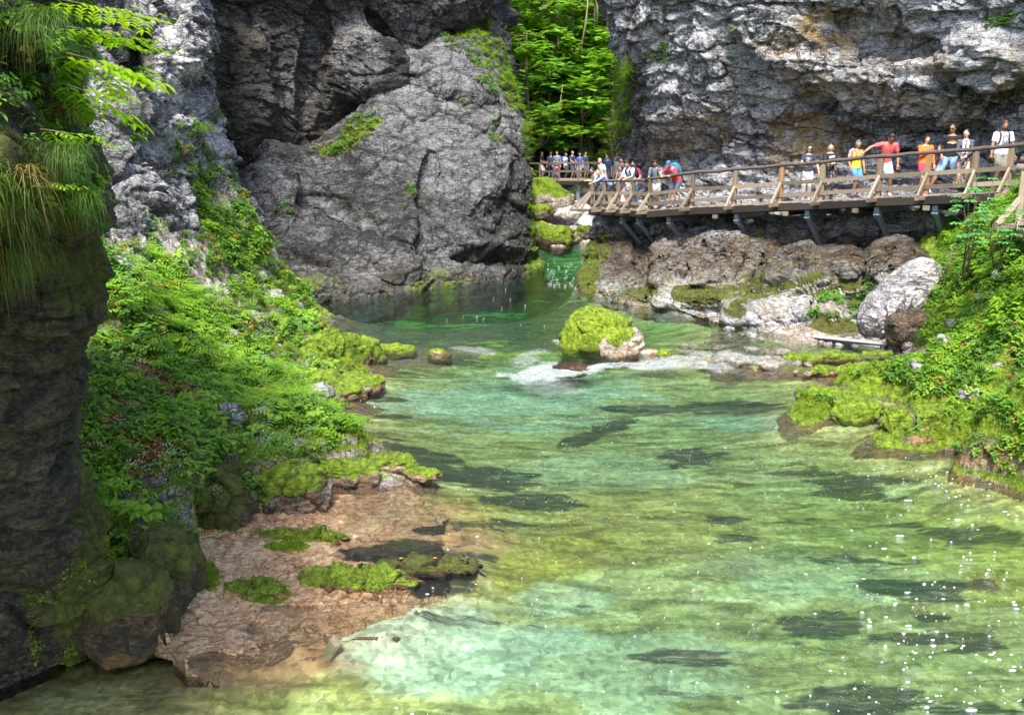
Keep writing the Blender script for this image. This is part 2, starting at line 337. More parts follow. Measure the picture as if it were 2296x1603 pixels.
# ---- ground field: control points (u, v, height) or (u, v, distance, 'Y') or (x, y, z, 'w')
CP = [
 # left bank waterline
 (700,690,0),(735,745,0),(790,800,0),(828,850,0),(770,885,0),(762,930,0),(800,975,0),(880,1030,0),(955,1062,0),(850,1082,0),(720,1112,0),(640,1160,.02),(570,1195,.04),(455,1200,.2),(440,1240,.12),(440,1300,.1),(425,1390,.05),(300,1455,-.02),(150,1500,-.05),(-200,1600,-.1),
 # left bank body
 (640,600,26,'Y'),(560,480,26.5,'Y'),(500,400,26.5,'Y'),(400,400,23.2,'Y'),(250,450,19,'Y'),(520,560,23,'Y'),(420,600,19,'Y'),(250,620,15,'Y'),(640,680,24,'Y'),(690,730,22.7,'Y'),(760,810,18.9,'Y'),(250,760,13.5,'Y'),(450,760,16.3,'Y'),(450,860,14,'Y'),(600,800,17.7,'Y'),(700,850,16.7,'Y'),(600,900,14.7,'Y'),(700,930,14.3,'Y'),(250,900,12,'Y'),(450,950,12.3,'Y'),
 (250,1100,.95),(430,1100,.75),(600,1040,.6),(700,1000,.5),(760,1000,.42),(850,1030,.2),(850,1060,.14),(690,1070,.42),(600,1110,.5),(550,1160,.45),(480,1150,.5),(350,1200,.75),(400,1290,.3),(420,1200,.4),(300,1330,.55),(220,1330,.5),(370,1350,.25),(100,1300,.9),(0,1000,2.0),(0,700,3.4),(-400,1300,1.5),(-400,800,4),(100,1420,.3),
 # shelf
 (500,1220,.13),(600,1215,.06),(700,1235,.0),(480,1290,.16),(600,1300,.12),(520,1370,.17),(640,1370,.12),(720,1380,.07),(790,1362,.02),(640,1425,.04),(560,1430,.05),(470,1420,.08),(430,1450,.02),(520,1470,-.08),(620,1460,-.08),
 (700,1288,.12),(800,1288,.15),(900,1300,.11),(960,1320,.0),(1040,1310,-.06),(1080,1280,-.08),(950,1260,-.03),(850,1245,.01),(1100,1340,-.25),
 (2200,1045,-.3),(2280,1062,-.3),(2360,1075,-.3),(2500,1100,-.3),(2350,1200,-.5),(2450,1250,-.5),(2600,1170,-.3),(2700,1300,-.4),(3000,1400,-.1),
 (830,1395,-.8),(720,1440,-.9),(640,1490,-.9),(520,1520,-.8),(400,1520,-.5),(880,1370,-.75),(1000,1375,-.8),(1120,1400,-1.0),(300,1510,-.5),
 (700,1165,-.03),(850,1145,-.07),(1000,1150,-.18),(1150,1180,-.35),(900,1200,-.05),(1050,1210,-.12),(760,1200,-.01),(1000,1100,-.35),(1150,1100,-.45),
 # river bed
 (1100,1000,-.5),(1000,950,-.4),(900,920,-.22),(860,870,-.2),(950,850,-.3),(1200,870,-.5),(1400,930,-.5),(1500,1050,-.75),(1700,1000,-.9),(1900,1100,-1.3),(1700,1200,-.9),(1300,1200,-.45),(1250,1320,-.4),(1180,1290,-.3),(1400,1400,-.8),(1100,1460,-1.5),(900,1510,-1.6),(750,1550,-1.3),(400,1580,-.9),(200,1570,-.7),(1500,1560,-1.3),(1800,1400,-.9),(2000,1520,-1),(2200,1300,-.5),(2250,1150,-.4),(2100,1100,-.6),(1800,960,-.8),(1950,1010,-.9),(2060,1040,-.8),(2250,1600,-.7),(1900,1620,-1.2),(1550,1300,-.6),(1000,1030,-.4),
 (800,720,-.22),(900,682,-1.1),(1000,680,-3),(1150,660,-3.2),(1200,710,-.8),(1100,725,-.45),(1000,765,-.32),(1150,775,-.3),(1300,775,-.3),(1250,650,-3),(1250,600,-1.0),(1270,575,-.3),(1400,745,-.4),(1600,775,-.15),(1700,800,-.07),(1600,830,-.12),(1300,705,-1.2),(1500,795,-.14),(1650,850,-.18),(1850,870,-.15),(1740,905,-.5),(1400,850,-.3),(880,785,-.06),(850,760,-.3),(1000,800,-.15),
 (1200,1900,-1.2),(600,1900,-1),(2000,1900,-1),(0,1900,-.5),(-600,1900,.5),(2700,1900,-.4),(0,-8,-1,'w'),(-6,-8,1,'w'),(6,-8,0,'w'),
 # far gravel
 (1195,556,.03),(1250,557,0),(1325,553,0),(1200,530,.35),(1270,530,.35),(1320,520,.5),(1250,500,.7),(1200,470,1.2),(1320,480,1.1),(1100,540,.2),(1400,540,.3),
 # right cliff foot
 (1300,652,0),(1400,690,0),(1560,716,0),(1640,738,.05),(1780,765,.1),(1850,745,.3),(1980,765,.2),(1990,790,.05),(2050,790,.3),(2100,700,21,'Y'),(1900,720,.5),(1850,800,-.02),(1780,792,-.03),
 # right bank
 (2000,560,26.5,'Y'),(1950,640,25,'Y'),(2040,520,27,'Y'),(2100,500,26,'Y'),(2150,560,22,'Y'),(2230,525,19.6,'Y'),(2330,520,17.6,'Y'),(2600,480,14,'Y'),(3200,450,9,'Y'),
 (2090,620,22.3,'Y'),(2150,600,21,'Y'),(2240,570,18.6,'Y'),(2330,570,16.6,'Y'),(2600,600,13,'Y'),(2080,670,21,'Y'),(2130,650,19.5,'Y'),(2220,650,17.6,'Y'),(2330,650,15.6,'Y'),(2600,700,12,'Y'),
 (2080,740,19.6,'Y'),(2130,740,18.7,'Y'),(2200,740,16.9,'Y'),(2330,740,14.9,'Y'),(2000,815,.25),(2080,820,.7),(2180,830,1.1),(2330,840,1.5),(1900,865,.15),(2000,880,.5),(2100,900,.75),(2200,915,.9),(2330,930,1.1),(1840,880,.15),(1800,900,.1),(1900,915,.15),(2000,940,.15),(2100,960,.16),(2200,985,.16),(2330,1000,.35),
 (1765,905,0),(1800,930,0),(1860,946,0),(1960,965,0),(2080,988,0),(2170,1020,0),(2330,1040,0),(2600,1080,0),(3000,1100,.3),
 (1800,955,-.5),(1960,990,-.5),(2100,1015,-.4),(2330,1080,-.35),(1900,830,.08),(1800,820,.0),
]
def _cp():
    R = []
    for c in CP:
        if len(c) == 3: R.append(atz(*c))
        elif c[3] == 'Y': R.append(at(c[0], c[1], c[2]))
        else: R.append(np.array(c[:3], float))
    return np.array(R)
def qmap(x, y):
    yy = np.maximum(y, 3.0); zc = yy*.974+.8
    return x/zc*20, (np.log(yy)/.05)+np.minimum(y-3., 0)*3
_P = _cp(); _q = np.stack(qmap(_P[:, 0], _P[:, 1]), -1)
_D = np.sqrt(((_q[:, None]-_q[None])**2).sum(-1)+1.2)
_W = np.linalg.solve(np.block([[_D+np.eye(len(_P))*-.02, np.ones((len(_P), 1))], [np.ones((1, len(_P))), np.zeros((1, 1))]]), np.append(_P[:, 2], 0))
def ground(x, y):
    sh = x.shape; q = np.stack(qmap(x.ravel(), y.ravel()), -1); r = np.empty(len(q))
    for i in range(0, len(q), 40000):
        d = np.sqrt(((q[i:i+40000, None]-_q[None])**2).sum(-1)+1.2); r[i:i+40000] = d@_W[:-1]+_W[-1]
    return r.reshape(sh)
def fan(u0, u1, y0, y1, nu, ny):                   # plan grid, denser near the camera
    a = np.linspace((u0-W0/2)/FOC, (u1-W0/2)/FOC, nu); Y = np.exp(np.linspace(math.log(y0), math.log(y1), ny))
    A, Y = np.meshgrid(a, Y); return A*(Y*.974+.8), Y
def P3(x, y, z=0): return np.stack([x, y, z+0*x], -1)
def bankdetail(x, y, z, seed, amp=1.0):
    P = P3(x, y, z)
    up = ss(-.15, .25, z)
    wx = .5*fbm(P*.9, 3, seed+9)
    r, o, e = cells(np.stack([x*1.1+wx, y*1.6+wx, z*2.5], -1), seed)
    r2, o2, e2 = cells(np.stack([x*3+wx, y*4.2, z*6], -1), seed+20)
    d = .16*(r*.5+o)-.10*(1-ss(0, .18, e))+.06*(r2*.5+o2)-.03*(1-ss(0, .15, e2))+.22*fbm(P*.6, 4, seed+3)+.05*fbm(P*5, 4, seed+4)
    z2 = z+amp*d*(.15+.85*up)
    # bedding: near-horizontal ledges dipping toward the water
    st = .17; t = (z2+.12*x*.5+.05*y+.12*fbm(P*.8, 3, seed+6))/st; f = t-np.floor(t)
    z3 = z2+up*amp*st*.75*(ss(.62, .95, f)-f)
    return z3, e, e2
# ---- left bank
x, y = fan(-150, 1290, 6.6, 27.8, 680, 620)
z = ground(x, y); u0, v0 = proj(P3(x, y, z*0+.02))
uw = u0+16*fbm(P3(x*1.5, y*2.5, 0), 4, 71)+5*fbm(P3(x*6, y*9, 0), 3, 72); vw = v0+9*fbm(P3(x*1.5, y*2.5, 0), 4, 73)+3*fbm(P3(x*6, y*9, 0), 3, 74)
shelf = inpoly(u0, v0, [(430,1195),(560,1190),(700,1150),(1250,1080),(1300,1400),(800,1400),(600,1500),(150,1530),(380,1420),(430,1300)]) & (z < .3)
sA_ = inpoly(uw, vw, [(430,1185),(560,1215),(800,1222),(1000,1225),(1010,1262),(1000,1312),(930,1345),(860,1362),(800,1388),(720,1405),(640,1450),(560,1478),(470,1450),(380,1475),(300,1455),(180,1430),(330,1380),(430,1340)]) & ((z < .35) | (u0 > 440))
sB_ = inpoly(uw, vw, [(540,1180),(640,1150),(720,1115),(900,1090),(980,1110),(1050,1180),(960,1232),(540,1230)])
zA = .10-(u0-480)/570*.19-.09*ss(1320, 1440, v0); zB = .075-(u0-560)/300*.12
z = np.where(shelf & (z > -.25), np.minimum(z, -.12-.1*ss(600, 1100, u0)), z); z = np.where(((u0 > 720) & (v0 > 1105) & (v0 < 1420)) | ((u0 > 480) & (v0 > 1185)), np.minimum(z, -.1), z); z = np.where(sB_, zB, z); z = np.where(sA_, zA, z); shelf = shelf | sA_ | sB_
z3, e, e2 = bankdetail(x, y, z, 31)
Pz = P3(x, y, z)
rs, os_, es = cells(np.stack([x*1.5+.3*fbm(Pz, 2, 3), y*2.6, z*0], -1), 77)
rs2, os2, es2 = cells(np.stack([x*5, y*8, z*0], -1), 79)
zs = z+.018*(rs*.6+os_*1.2)-.018*(1-ss(0, .06, es))+.010*(rs2+os2)+.018*fbm(Pz*np.array([3., 5., 3.]), 5, 91)
sm = ss(.25, .75, .5+.5*np.where(shelf, 1, -1))
z3 = z3*(1-sm)+zs*sm
z3 = np.where((z < -.05) & ~shelf, z+(z3-z)*.3, z3)
GL = P3(x, y)*1.0; GL[..., 2] = z3
nL = gnorm(GL); nz = np.abs(nL[..., 2]); u, v = proj(GL)
wob = .35*fbm(GL*1.2, 3, 5)
nn = fbm(GL*.9, 4, 12)
slabmoss = blobs(u, v, [(800,1298,135,24,3),(580,1322,75,28,8),(470,1290,30,40),(690,1200,120,12,2),(640,1225,50,10)], wob)
wob = wob+.5*fbm(GL*np.array([2., 5., 1.]), 4, 6)
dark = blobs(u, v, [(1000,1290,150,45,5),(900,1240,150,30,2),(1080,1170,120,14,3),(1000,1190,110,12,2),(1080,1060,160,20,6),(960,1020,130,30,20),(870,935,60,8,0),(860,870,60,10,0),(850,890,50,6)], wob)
rock_spots = blobs(u, v, [(470,650,60,35),(380,560,120,50,20),(550,690,50,20,10),(260,500,40,60),(600,600,25,40,60),(330,720,30,20),(700,965,25,10),(600,950,20,10)], wob)
moss = np.clip(.35+.45*ss(.35, .85, nz)+.35*nn, 0, 1)*ss(-.02, .12, z3)
moss = np.where(v > 1280, moss*.75, moss)
moss = np.clip(moss-rock_spots*.9, 0, 1)
moss = np.where(shelf, slabmoss*1.2*ss(-.02, .03, z3), moss)
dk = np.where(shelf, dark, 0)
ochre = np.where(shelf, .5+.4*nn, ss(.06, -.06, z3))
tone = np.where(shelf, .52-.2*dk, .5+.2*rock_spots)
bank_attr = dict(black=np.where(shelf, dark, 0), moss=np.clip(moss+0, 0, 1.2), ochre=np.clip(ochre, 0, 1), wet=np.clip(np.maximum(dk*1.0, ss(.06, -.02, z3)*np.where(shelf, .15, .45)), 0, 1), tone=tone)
FL = gridfaces(*GL.shape[:2])
fs = (shelf.ravel()[FL].sum(1) >= 2)
keep = (z3.ravel()[FL].max(1) > -.07) 
def submesh(name, G, F, mask, mat, attrs, **k):
    Fm = F[mask]; idx = np.unique(Fm); mp = np.full(G.shape[0]*G.shape[1], -1); mp[idx] = np.arange(len(idx))
    me = mesh(name, G.reshape(-1, 3)[idx], mp[Fm], True, {a: b.ravel()[idx] for a, b in attrs.items()})
    return tag(link(name, me, mat), **k)
keepS = (z3.ravel()[FL].max(1) > -.55) & ((u.ravel()[FL].max(1) < 1000) | (z3.ravel()[FL].max(1) > -.10))
okY = GL[..., 1].ravel()[FL].min(1) > 8.15
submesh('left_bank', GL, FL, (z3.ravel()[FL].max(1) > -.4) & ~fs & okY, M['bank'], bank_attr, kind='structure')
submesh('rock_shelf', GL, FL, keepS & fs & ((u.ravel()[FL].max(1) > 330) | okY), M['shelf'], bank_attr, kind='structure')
# ---- right bank
x, y = fan(1600, 2700, 9.5, 25.5, 520, 420)
z = ground(x, y); z3, e, e2 = bankdetail(x, y, z, 131)
z3 = np.where(z < -.05, z+(z3-z)*.3, z3)
GR = P3(x, y)*1.0; GR[..., 2] = z3; nR = gnorm(GR); u, v = proj(GR); nz = np.abs(nR[..., 2]); nn = fbm(GR*.9, 4, 112)
wobR = .35*fbm(GR*1.2, 3, 55)
stony = blobs(u, v, [(1850,750,180,22,2),(2010,640,50,60,-50),(2040,790,60,16),(1700,800,120,16)], wobR)
mossR = np.clip(.7+.35*ss(.2, .8, nz)+.35*nn, 0, 1)*ss(-.07, .0, z3)*(1-stony)
orR = blobs(u, v, [(2150,1020,60,20),(2060,985,50,14),(2250,1030,80,22),(2180,1015,60,16),(1700,800,130,20)], wobR)
attrR = dict(moss=np.clip(mossR-orR*.8, 0, 1.2), ochre=np.clip(orR+.35*stony+ss(.03, -.06, z3), 0, 1), wet=ss(.08, -.02, z3)*.5, tone=.5+.14*stony)
FR = gridfaces(*GR.shape[:2]); keepR = z3.ravel()[FR].max(1) > -.4
submesh('right_bank', GR, FR, keepR, M['bank'], attrR, kind='structure')
# ---- river bed
x, y = fan(-700, 3000, 2.2, 47, 640, 620)
z = ground(x, y); P = P3(x, y, z)
und = fbm(P3(x*.55, y*1.1, 0), 4, 201)
r, o, e = cells(P3(x*1.4, y*2.2, 0), 210)
zb = np.where(z < -.12, -.12-(.34+.45*ss(21, 25, y))*(1-np.exp((z+.12)/.6)), np.minimum(z, 0))+.05*und*ss(0, -.4, z)+.02*(r+o)*ss(0, -.3, z)+.02*fbm(P*6, 3, 222)-.05
for _ in range(14):
    zp = np.pad(zb, 6, mode='edge'); zk = sum(zp[6+dy:zb.shape[0]+6+dy, 6+dx:zb.shape[1]+6+dx] for dy, dx in ((0, 0), (6, 0), (-6, 0), (0, 6), (0, -6)))/5; zb = np.where((z < -.12) & (y < 20), zk, zb)
zb = zb+.015*fbm(P*6, 3, 222)*(y < 20)
zb = np.where(z > -.02, np.minimum(z, 0)-.12, zb)
B = P3(x, y)*1.0; B[..., 2] = zb; u, v = proj(B)
wobB = .75*fbm(P3(x*.9, y*2.2, 0), 5, 230)+.45*fbm(P3(x*3, y*8, 0), 4, 231)
darkL = [(1235,655,90,30,0,.7),(1000,690,270,46,-6,1.1),(1200,690,150,44,0,1.0),(1560,1030,75,24,0),(1870,1080,140,32,4),(1980,1075,90,14,3),(2140,1200,130,18,2),(1420,918,120,12,0),(1650,912,150,18,-2),(1330,975,110,14,-22),(1060,1075,160,30,6),(960,1030,130,35,20),(1180,1130,110,18,4),(1080,1175,160,16,2),(1010,1285,150,50,4),
 (1620,1165,50,14),(1640,1210,60,12),(1900,1250,130,16,4),(2050,1320,140,26,4),(1840,1400,110,30,0),(2080,1430,120,22),(1560,1480,120,18,3),(1920,1580,160,35,0),(2200,1590,130,24),(1700,1510,90,40,20,.5),(1720,1330,90,14,3,.6),(1850,1180,120,12,3,.6),(1480,1165,60,8,0,.5),(1200,1115,80,10),(860,935,70,8),(870,895,80,8),(1120,1395,160,12,4,.8),(2100,1385,60,10),(1600,1560,110,14,2,.6),(2180,1450,90,14),
 (1100,865,130,10,0,.5),(900,840,80,10,3,.8),(960,815,110,10,0,.7),(1230,1380,90,14,-8,.5),(1700,1060,50,10,0,.5)]
dkB = blobs(u, v, darkL, wobB)
palL = [(950,1420,230,60,-14),(1100,1470,260,90,-8),(1250,1350,120,60,0,.6),(950,900,170,30),(1150,900,300,60),(1650,950,150,20,0,.8),(1350,1060,200,40,0,.5),(1850,1300,300,60,5,.4),(1350,1500,350,100,0,.6)]
yelL = [(950,745,330,50),(1350,760,300,40),(800,710,120,26),(1180,1290,130,60),(1200,1230,160,50),(1450,1180,350,100,0,.6),(2150,1280,200,120,0,.7),(1180,775,320,30),(700,1570,300,60,0,.4),(2000,1200,300,80,0,.4),(1700,790,300,30,0,.9),(1000,1150,250,50,0,.7)]
attB = dict(dark=np.clip(dkB, 0, 1), pale=np.clip(blobs(u, v, palL, wobB*.6), 0, 1), yel=np.clip(blobs(u, v, yelL, wobB*.6), 0, 1), orange=blobs(u, v, [(1700,800,260,26),(1500,770,200,30,5,.6),(900,1200,260,60),(560,1480,200,70)], wobB*.6))
n = N('river_bed_stone')
st = n.co((.7, 2.3, .1)); a = n.noise(1.2, 6, .6, st, 1.2); peb = n.vor(16, 'F1'); pc = n.new('TexVoronoi'); pc.inputs['Scale'].default_value = 16; n.put(pc, 0, n.tc.outputs['Object'])
base = n.ramp(a, [(.34, (.13, .115, .035)), (.46, (.28, .25, .085)), (.58, (.44, .40, .16)), (.72, (.60, .58, .34))])
base = n.mix(n.attr('yel'), base, n.ramp(a, [(.35, (.19, .145, .022)), (.65, (.54, .43, .08))]))
base = n.mix(n.math('MULTIPLY', n.attr('pale'), .7), base, n.ramp(a, [(.32, (.32, .37, .27)), (.68, (.58, .64, .52))]))
base = n.mix(n.attr('orange'), base, n.ramp(a, [(.35, (.22, .10, .04)), (.65, (.55, .33, .15))]))
pc2 = n.new('TexVoronoi'); pc2.inputs['Scale'].default_value = 5.5; n.put(pc2, 0, n.mix(.10, n.co((.7, 1.3, .1)), n.new('TexNoise').outputs[1]))
base = n.mix(.6, base, n.mix(1.0, base, n.ramp(pc.outputs[1], [(.1, .45), (.9, 1.5)]), 'MULTIPLY'))
base = n.mix(.40, base, n.mix(1.0, base, n.ramp(pc2.outputs[1], [(.1, .45), (.9, 1.45)]), 'MULTIPLY'))
dn = n.math('ADD', n.attr('dark'), n.math('MULTIPLY', n.math('SUBTRACT', n.noise(2.6, 8, .78, n.co((.5, 3.0, .1)), 1.6), .5), 2.9))
base = n.mix(n.ramp(dn, [(.42, 0), (.95, .95)]), base, n.ramp(n.noise(9, 4, .6, st), [(.35, (.012, .013, .01)), (.7, (.05, .05, .03))]))
n.set(base, .8, n.bump(n.math('ADD', a, n.math('MULTIPLY', peb, .6)), .12, .02))
struct('river_bed', B, n.m, attB)
# ---- far gravel bank
x, y = fan(1020, 1420, 42.5, 72, 200, 260)
z = ground(x, y); P = P3(x, y, z); r, o, e = cells(P3(x*.9, y*.9, 0), 301); r2, o2, e2 = cells(P3(x*2.6, y*2.6, 0), 302)
z3 = z+.12*(r*.5+o)+.10*(r2*.5+o2)+.1*fbm(P*1.5, 3, 303); z3 = np.where(z < 0, z-.05, z3)
GG = P3(x, y)*1.0; GG[..., 2] = z3
struct('gravel_bank', GG, M['gravel'], dict(moss=np.clip(.25+.5*fbm(P*.35, 3, 305), 0, 1)*ss(.05, .3, z3), ochre=ss(.35, .0, z3)*.9, wet=ss(.05, -.02, z3)*.3, tone=.68+0*z3))
# ---- cliffs
def cliff(name, rows, nu, nv, mat, seed, attrf, bumps=(), K=26, **rk):
    G = orient(loft(rows, nu, nv, K)); G = addbumps(G, bumps); 
    if name == 'right_cliff':
        v_ = proj(G)[1]; rk = dict(rk, lock=1-.72*ss(500, 545, v_)*ss(800, 740, v_))
    G, ck = rockify(G, seed=seed, **rk)
    if name == 'right_cliff':
        nn_ = gnorm(G); t = (G@np.array([-.40, -.1, .91]))/.42+.5*fbm(G*.8, 3, 444); f = t-np.floor(t); t2 = (G@np.array([-.34, -.2, .91]))/.15+.4*fbm(G*1.5, 3, 445); f2 = t2-np.floor(t2)
        m_ = ss(2.8, 1.8, G[..., 2])*(.8+.6*fbm(G*.6, 3, 446)); G = G+nn_*((.30*(ss(0, .15, f)*(1-f))+.10*ss(0, .2, f2)*(1-f2))*m_)[..., None]
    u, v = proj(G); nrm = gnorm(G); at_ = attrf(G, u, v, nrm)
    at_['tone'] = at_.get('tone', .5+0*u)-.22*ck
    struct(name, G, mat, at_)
    return G, nrm, u, v
rc = [
 [(1500,-600,56),(1300,-600,44),(1400,-600,34),(1600,-600,31),(1900,-700,28),(2300,-900,24),(2900,-900,18),(3900,-900,11),(7000,-900,4)],
 [(1440,-300,52),(1310,-300,38),(1440,-300,32),(1600,-300,30),(1900,-300,27.5),(2300,-300,23.5),(2900,-300,18),(3900,-300,11),(7000,-300,4)],
 [(1400,-60,50),(1330,-60,36),(1440,-60,32),(1600,-60,30.3),(1800,-60,28.6),(2000,-60,26.6),(2300,-60,23.8),(2800,-60,19),(3900,-60,11),(7000,-60,4)],
 [(1420,40,50),(1360,40,36),(1450,40,32.2),(1600,40,30.8),(1800,40,29),(2000,40,27),(2300,40,24),(2800,40,19.2),(3900,40,11.2),(7000,40,4)],
 [(1450,150,50),(1402,150,37),(1470,150,33),(1600,150,31.4),(1800,150,29.4),(2000,150,27.3),(2300,150,24.3),(2800,150,19.5),(3900,150,11.4),(7000,150,4)],
 [(1440,260,50),(1400,260,38),(1480,260,33.6),(1600,260,32.2),(1800,260,30.3),(2000,260,28.2),(2300,260,25),(2800,260,20),(3900,260,11.6),(7000,260,4)],
 [(1440,350,50),(1394,350,40),(1440,350,35.5),(1500,350,34),(1600,350,32.6),(1800,350,30.5),(2000,350,28.3),(2300,350,25.3),(2800,350,20),(3900,350,11.6),(7000,350,4)],
 [(1430,430,49),(1385,430,40),(1430,430,35.3),(1500,430,33.6),(1600,430,32.2),(1800,430,30.0),(2000,430,27.9),(2300,430,25),(2800,430,20),(3900,430,11.6),(7000,430,4)],
 [(1410,500,46),(1338,500,37),(1400,500,34.8),(1500,500,32.5),(1600,500,30.9),(1800,500,28.9),(2000,500,27.1),(2200,500,25.3),(2300,500,24.6),(2800,500,20),(3900,500,12),(7000,500,4)],
 [(1405,545,45),(1330,545,36.2),(1400,545,34.0),(1500,545,31.6),(1600,545,30.1),(1750,545,28.5),(2000,545,26.6),(2200,545,24.9),(2800,545,19.5),(3900,545,11.5),(7000,545,4)],
 [(1395,590,43),(1315,590,34.4),(1400,590,32.2),(1500,590,30.0),(1600,590,28.8),(1750,590,27.4),(2000,590,25.2),(2200,590,24.0),(2800,590,18.5),(3900,590,11),(7000,590,4)],
 [(1370,630,40),(1302,630,32),(1400,630,29),(1500,630,28.0),(1600,630,27.1),(1750,630,25.8),(1900,640,24),(2030,630,23.6),(2200,630,23),(2800,630,17.5),(3900,630,10.5),(7000,630,4)],
 [(1340,650,36),(1298,648,30.9),(1400,672,27.8),(1500,685,26.2),(1600,695,25.2),(1750,705,23.9),(1900,705,23.1),(2030,695,22.8),(2200,690,22),(2800,690,17),(3900,690,10),(7000,690,4)],
 [(1345,640,0,'z'),(1297,655,0,'z'),(1400,692,0,'z'),(1500,708,0,'z'),(1600,724,0,'z'),(1750,752,.1,'z'),(1900,752,.2,'z'),(2030,745,.25,'z'),(2200,740,.3,'z'),(2800,760,0,'z'),(3900,800,0,'z'),(7000,900,0,'z')],
 'skirt',
]
def arc(G, u, v, n):
    wb = .4*fbm(G*.5, 4, 401); up = ss(560, 470, v)
    och = blobs(u, v, [(1830,310,150,45,12,.9),(1760,330,60,70,0,.8),(1600,290,50,60,0,.5),(1850,60,70,60,0,.8),(2080,120,90,60,0,.45),(1900,100,200,100,0,.35),(1740,100,60,40,0,.6),(2250,170,60,70,0,.4),(1500,330,60,70,0,.6),(1690,550,70,60,0,.5),(2000,230,200,30,10,.5),(1850,570,150,40,0,.5)], wb)
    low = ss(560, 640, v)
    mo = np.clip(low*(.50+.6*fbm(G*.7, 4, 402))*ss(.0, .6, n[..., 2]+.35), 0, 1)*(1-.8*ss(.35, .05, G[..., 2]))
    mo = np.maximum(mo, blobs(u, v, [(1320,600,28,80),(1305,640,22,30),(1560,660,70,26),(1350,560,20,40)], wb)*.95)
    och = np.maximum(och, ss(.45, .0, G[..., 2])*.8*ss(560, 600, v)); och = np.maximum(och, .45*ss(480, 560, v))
    tone = .58*up+.52*(1-up)-.12*ss(500, 560, v)*ss(640, 600, v)+.22*low*blobs(u, v, [(1800,660,200,60),(1600,640,120,50),(1520,640,60,60),(1750,700,260,40),(2010,620,60,60)], wb)-.10*blobs(u, v, [(1900,280,120,30,10),(2000,290,120,30),(1420,300,40,160),(2200,220,140,30,8)], wb)  # tone dip below the boardwalk: deck shade put into the rock colour
    return dict(moss=mo, ochre=np.clip(och, 0, 1), wet=.55*ss(500, 540, v)*ss(660, 600, v)+.6*blobs(u, v, [(1860,350,90,20),(1420,200,30,200),(1400,560,60,80,0,.6),(1900,560,200,30,0,.5),(1960,270,120,40,10,.5)], wb), tone=tone)  # wet band below the boardwalk paints deck shade over brown mossy rock
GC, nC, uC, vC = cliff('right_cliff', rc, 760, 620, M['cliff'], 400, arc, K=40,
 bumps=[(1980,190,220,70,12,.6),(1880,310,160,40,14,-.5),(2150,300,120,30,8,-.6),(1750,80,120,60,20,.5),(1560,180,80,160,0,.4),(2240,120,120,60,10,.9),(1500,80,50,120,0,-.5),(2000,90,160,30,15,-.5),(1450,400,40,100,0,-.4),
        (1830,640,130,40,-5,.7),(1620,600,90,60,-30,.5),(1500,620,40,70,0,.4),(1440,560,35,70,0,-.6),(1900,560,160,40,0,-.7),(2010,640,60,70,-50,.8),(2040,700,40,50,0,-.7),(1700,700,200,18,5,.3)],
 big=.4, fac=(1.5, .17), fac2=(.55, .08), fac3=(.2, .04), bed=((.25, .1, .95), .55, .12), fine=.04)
dome = [
 [(470,440,44),(560,390,44),(600,330,45),(690,360,46),(800,290,47),(895,190,48),(1000,130,50),(1060,130,50),(1110,150,50),(1110,160,54)],
 [(520,420,34),(560,370,34.5),(600,302,36),(690,330,37),(800,262,38.5),(895,142,40),(1000,75,42),(1060,70,42.5),(1108,95,43.5),(1100,110,50)],
 [(540,450,33),(575,410,33.3),(620,370,34),(700,380,35),(820,310,36.3),(910,210,38),(1010,140,39.5),(1090,130,41),(1140,150,42.5),(1120,165,50)],
 [(570,500,31),(610,470,31.3),(650,440,32.3),(740,430,33.5),(850,400,35),(950,330,36.5),(1050,270,38),(1130,260,39),(1176,270,40.5),(1150,280,50)],
 [(600,560,29.5),(650,540,29.6),(700,520,30.5),(800,500,32),(900,480,33.3),(1000,450,34.5),(1080,430,35.6),(1150,420,37),(1190,420,38.8),(1160,430,50)],
 [(630,620,28.2),(680,610,28.3),(740,600,29),(840,580,30.3),(940,570,31.6),(1030,560,32.8),(1100,545,34),(1160,540,35.5),(1197,540,37.3),(1170,540,50)],
 [(660,700,26.6),(690,688,0,'z'),(780,678,0,'z'),(870,668,0,'z'),(960,655,0,'z'),(1050,645,0,'z'),(1130,633,0,'z'),(1180,620,0,'z'),(1219,604,0,'z'),(1195,568,0,'z')],
 'skirt',
]
def ado(G, u, v, n):
    wb = .4*fbm(G*.45, 4, 501)
    mo = ss(590, 660, v+40*wb)*(.42+.4*fbm(G*.8, 3, 502))+.9*blobs(u, v, [(1205,590,25,60),(800,300,70,20,-30),(760,330,60,16,-20)], wb)
    mo = mo+.3*ss(.45, .9, n[..., 2])
    tone = .5+.24*blobs(u, v, [(1010,230,200,120,35),(1000,350,80,100,30,.7),(900,300,60,140,30,.6),(1100,300,80,140,0,.5),(600,400,60,70,0,.9),(830,620,60,60,0,.3),(1060,560,120,40,0,.4)], wb)-.15*blobs(u, v, [(850,450,130,80,20),(1150,500,60,100),(700,560,100,50,0,.6),(1100,570,100,24)], wb)
    return dict(moss=np.clip(mo, 0, 1), ochre=np.clip(.3*ss(560, 640, v), 0, 1), wet=np.clip(.5*ss(600, 650, v)+.9*blobs(u, v, [(1110,572,110,26,4),(700,585,70,14,25)], wb), 0, 1), tone=tone)
GD, nD, uD, vD = cliff('left_cliff', dome, 620, 520, M['dome'], 500, ado,
 bumps=[(1110,575,95,26,4,-.9),(700,585,60,13,28,-1.2),(950,450,18,120,8,-.5),(1080,400,60,90,20,.6),(870,580,90,50,20,.4),(1000,180,120,40,20,.4),(780,470,120,20,30,-.4),(850,530,120,14,35,-.4),(640,440,40,60,0,.5)],
 big=.35, fac=(2.6, .10), fac2=(.8, .05), fac3=(.28, .035), bed=((-.55, .1, .83), .9, .08), fine=.04)
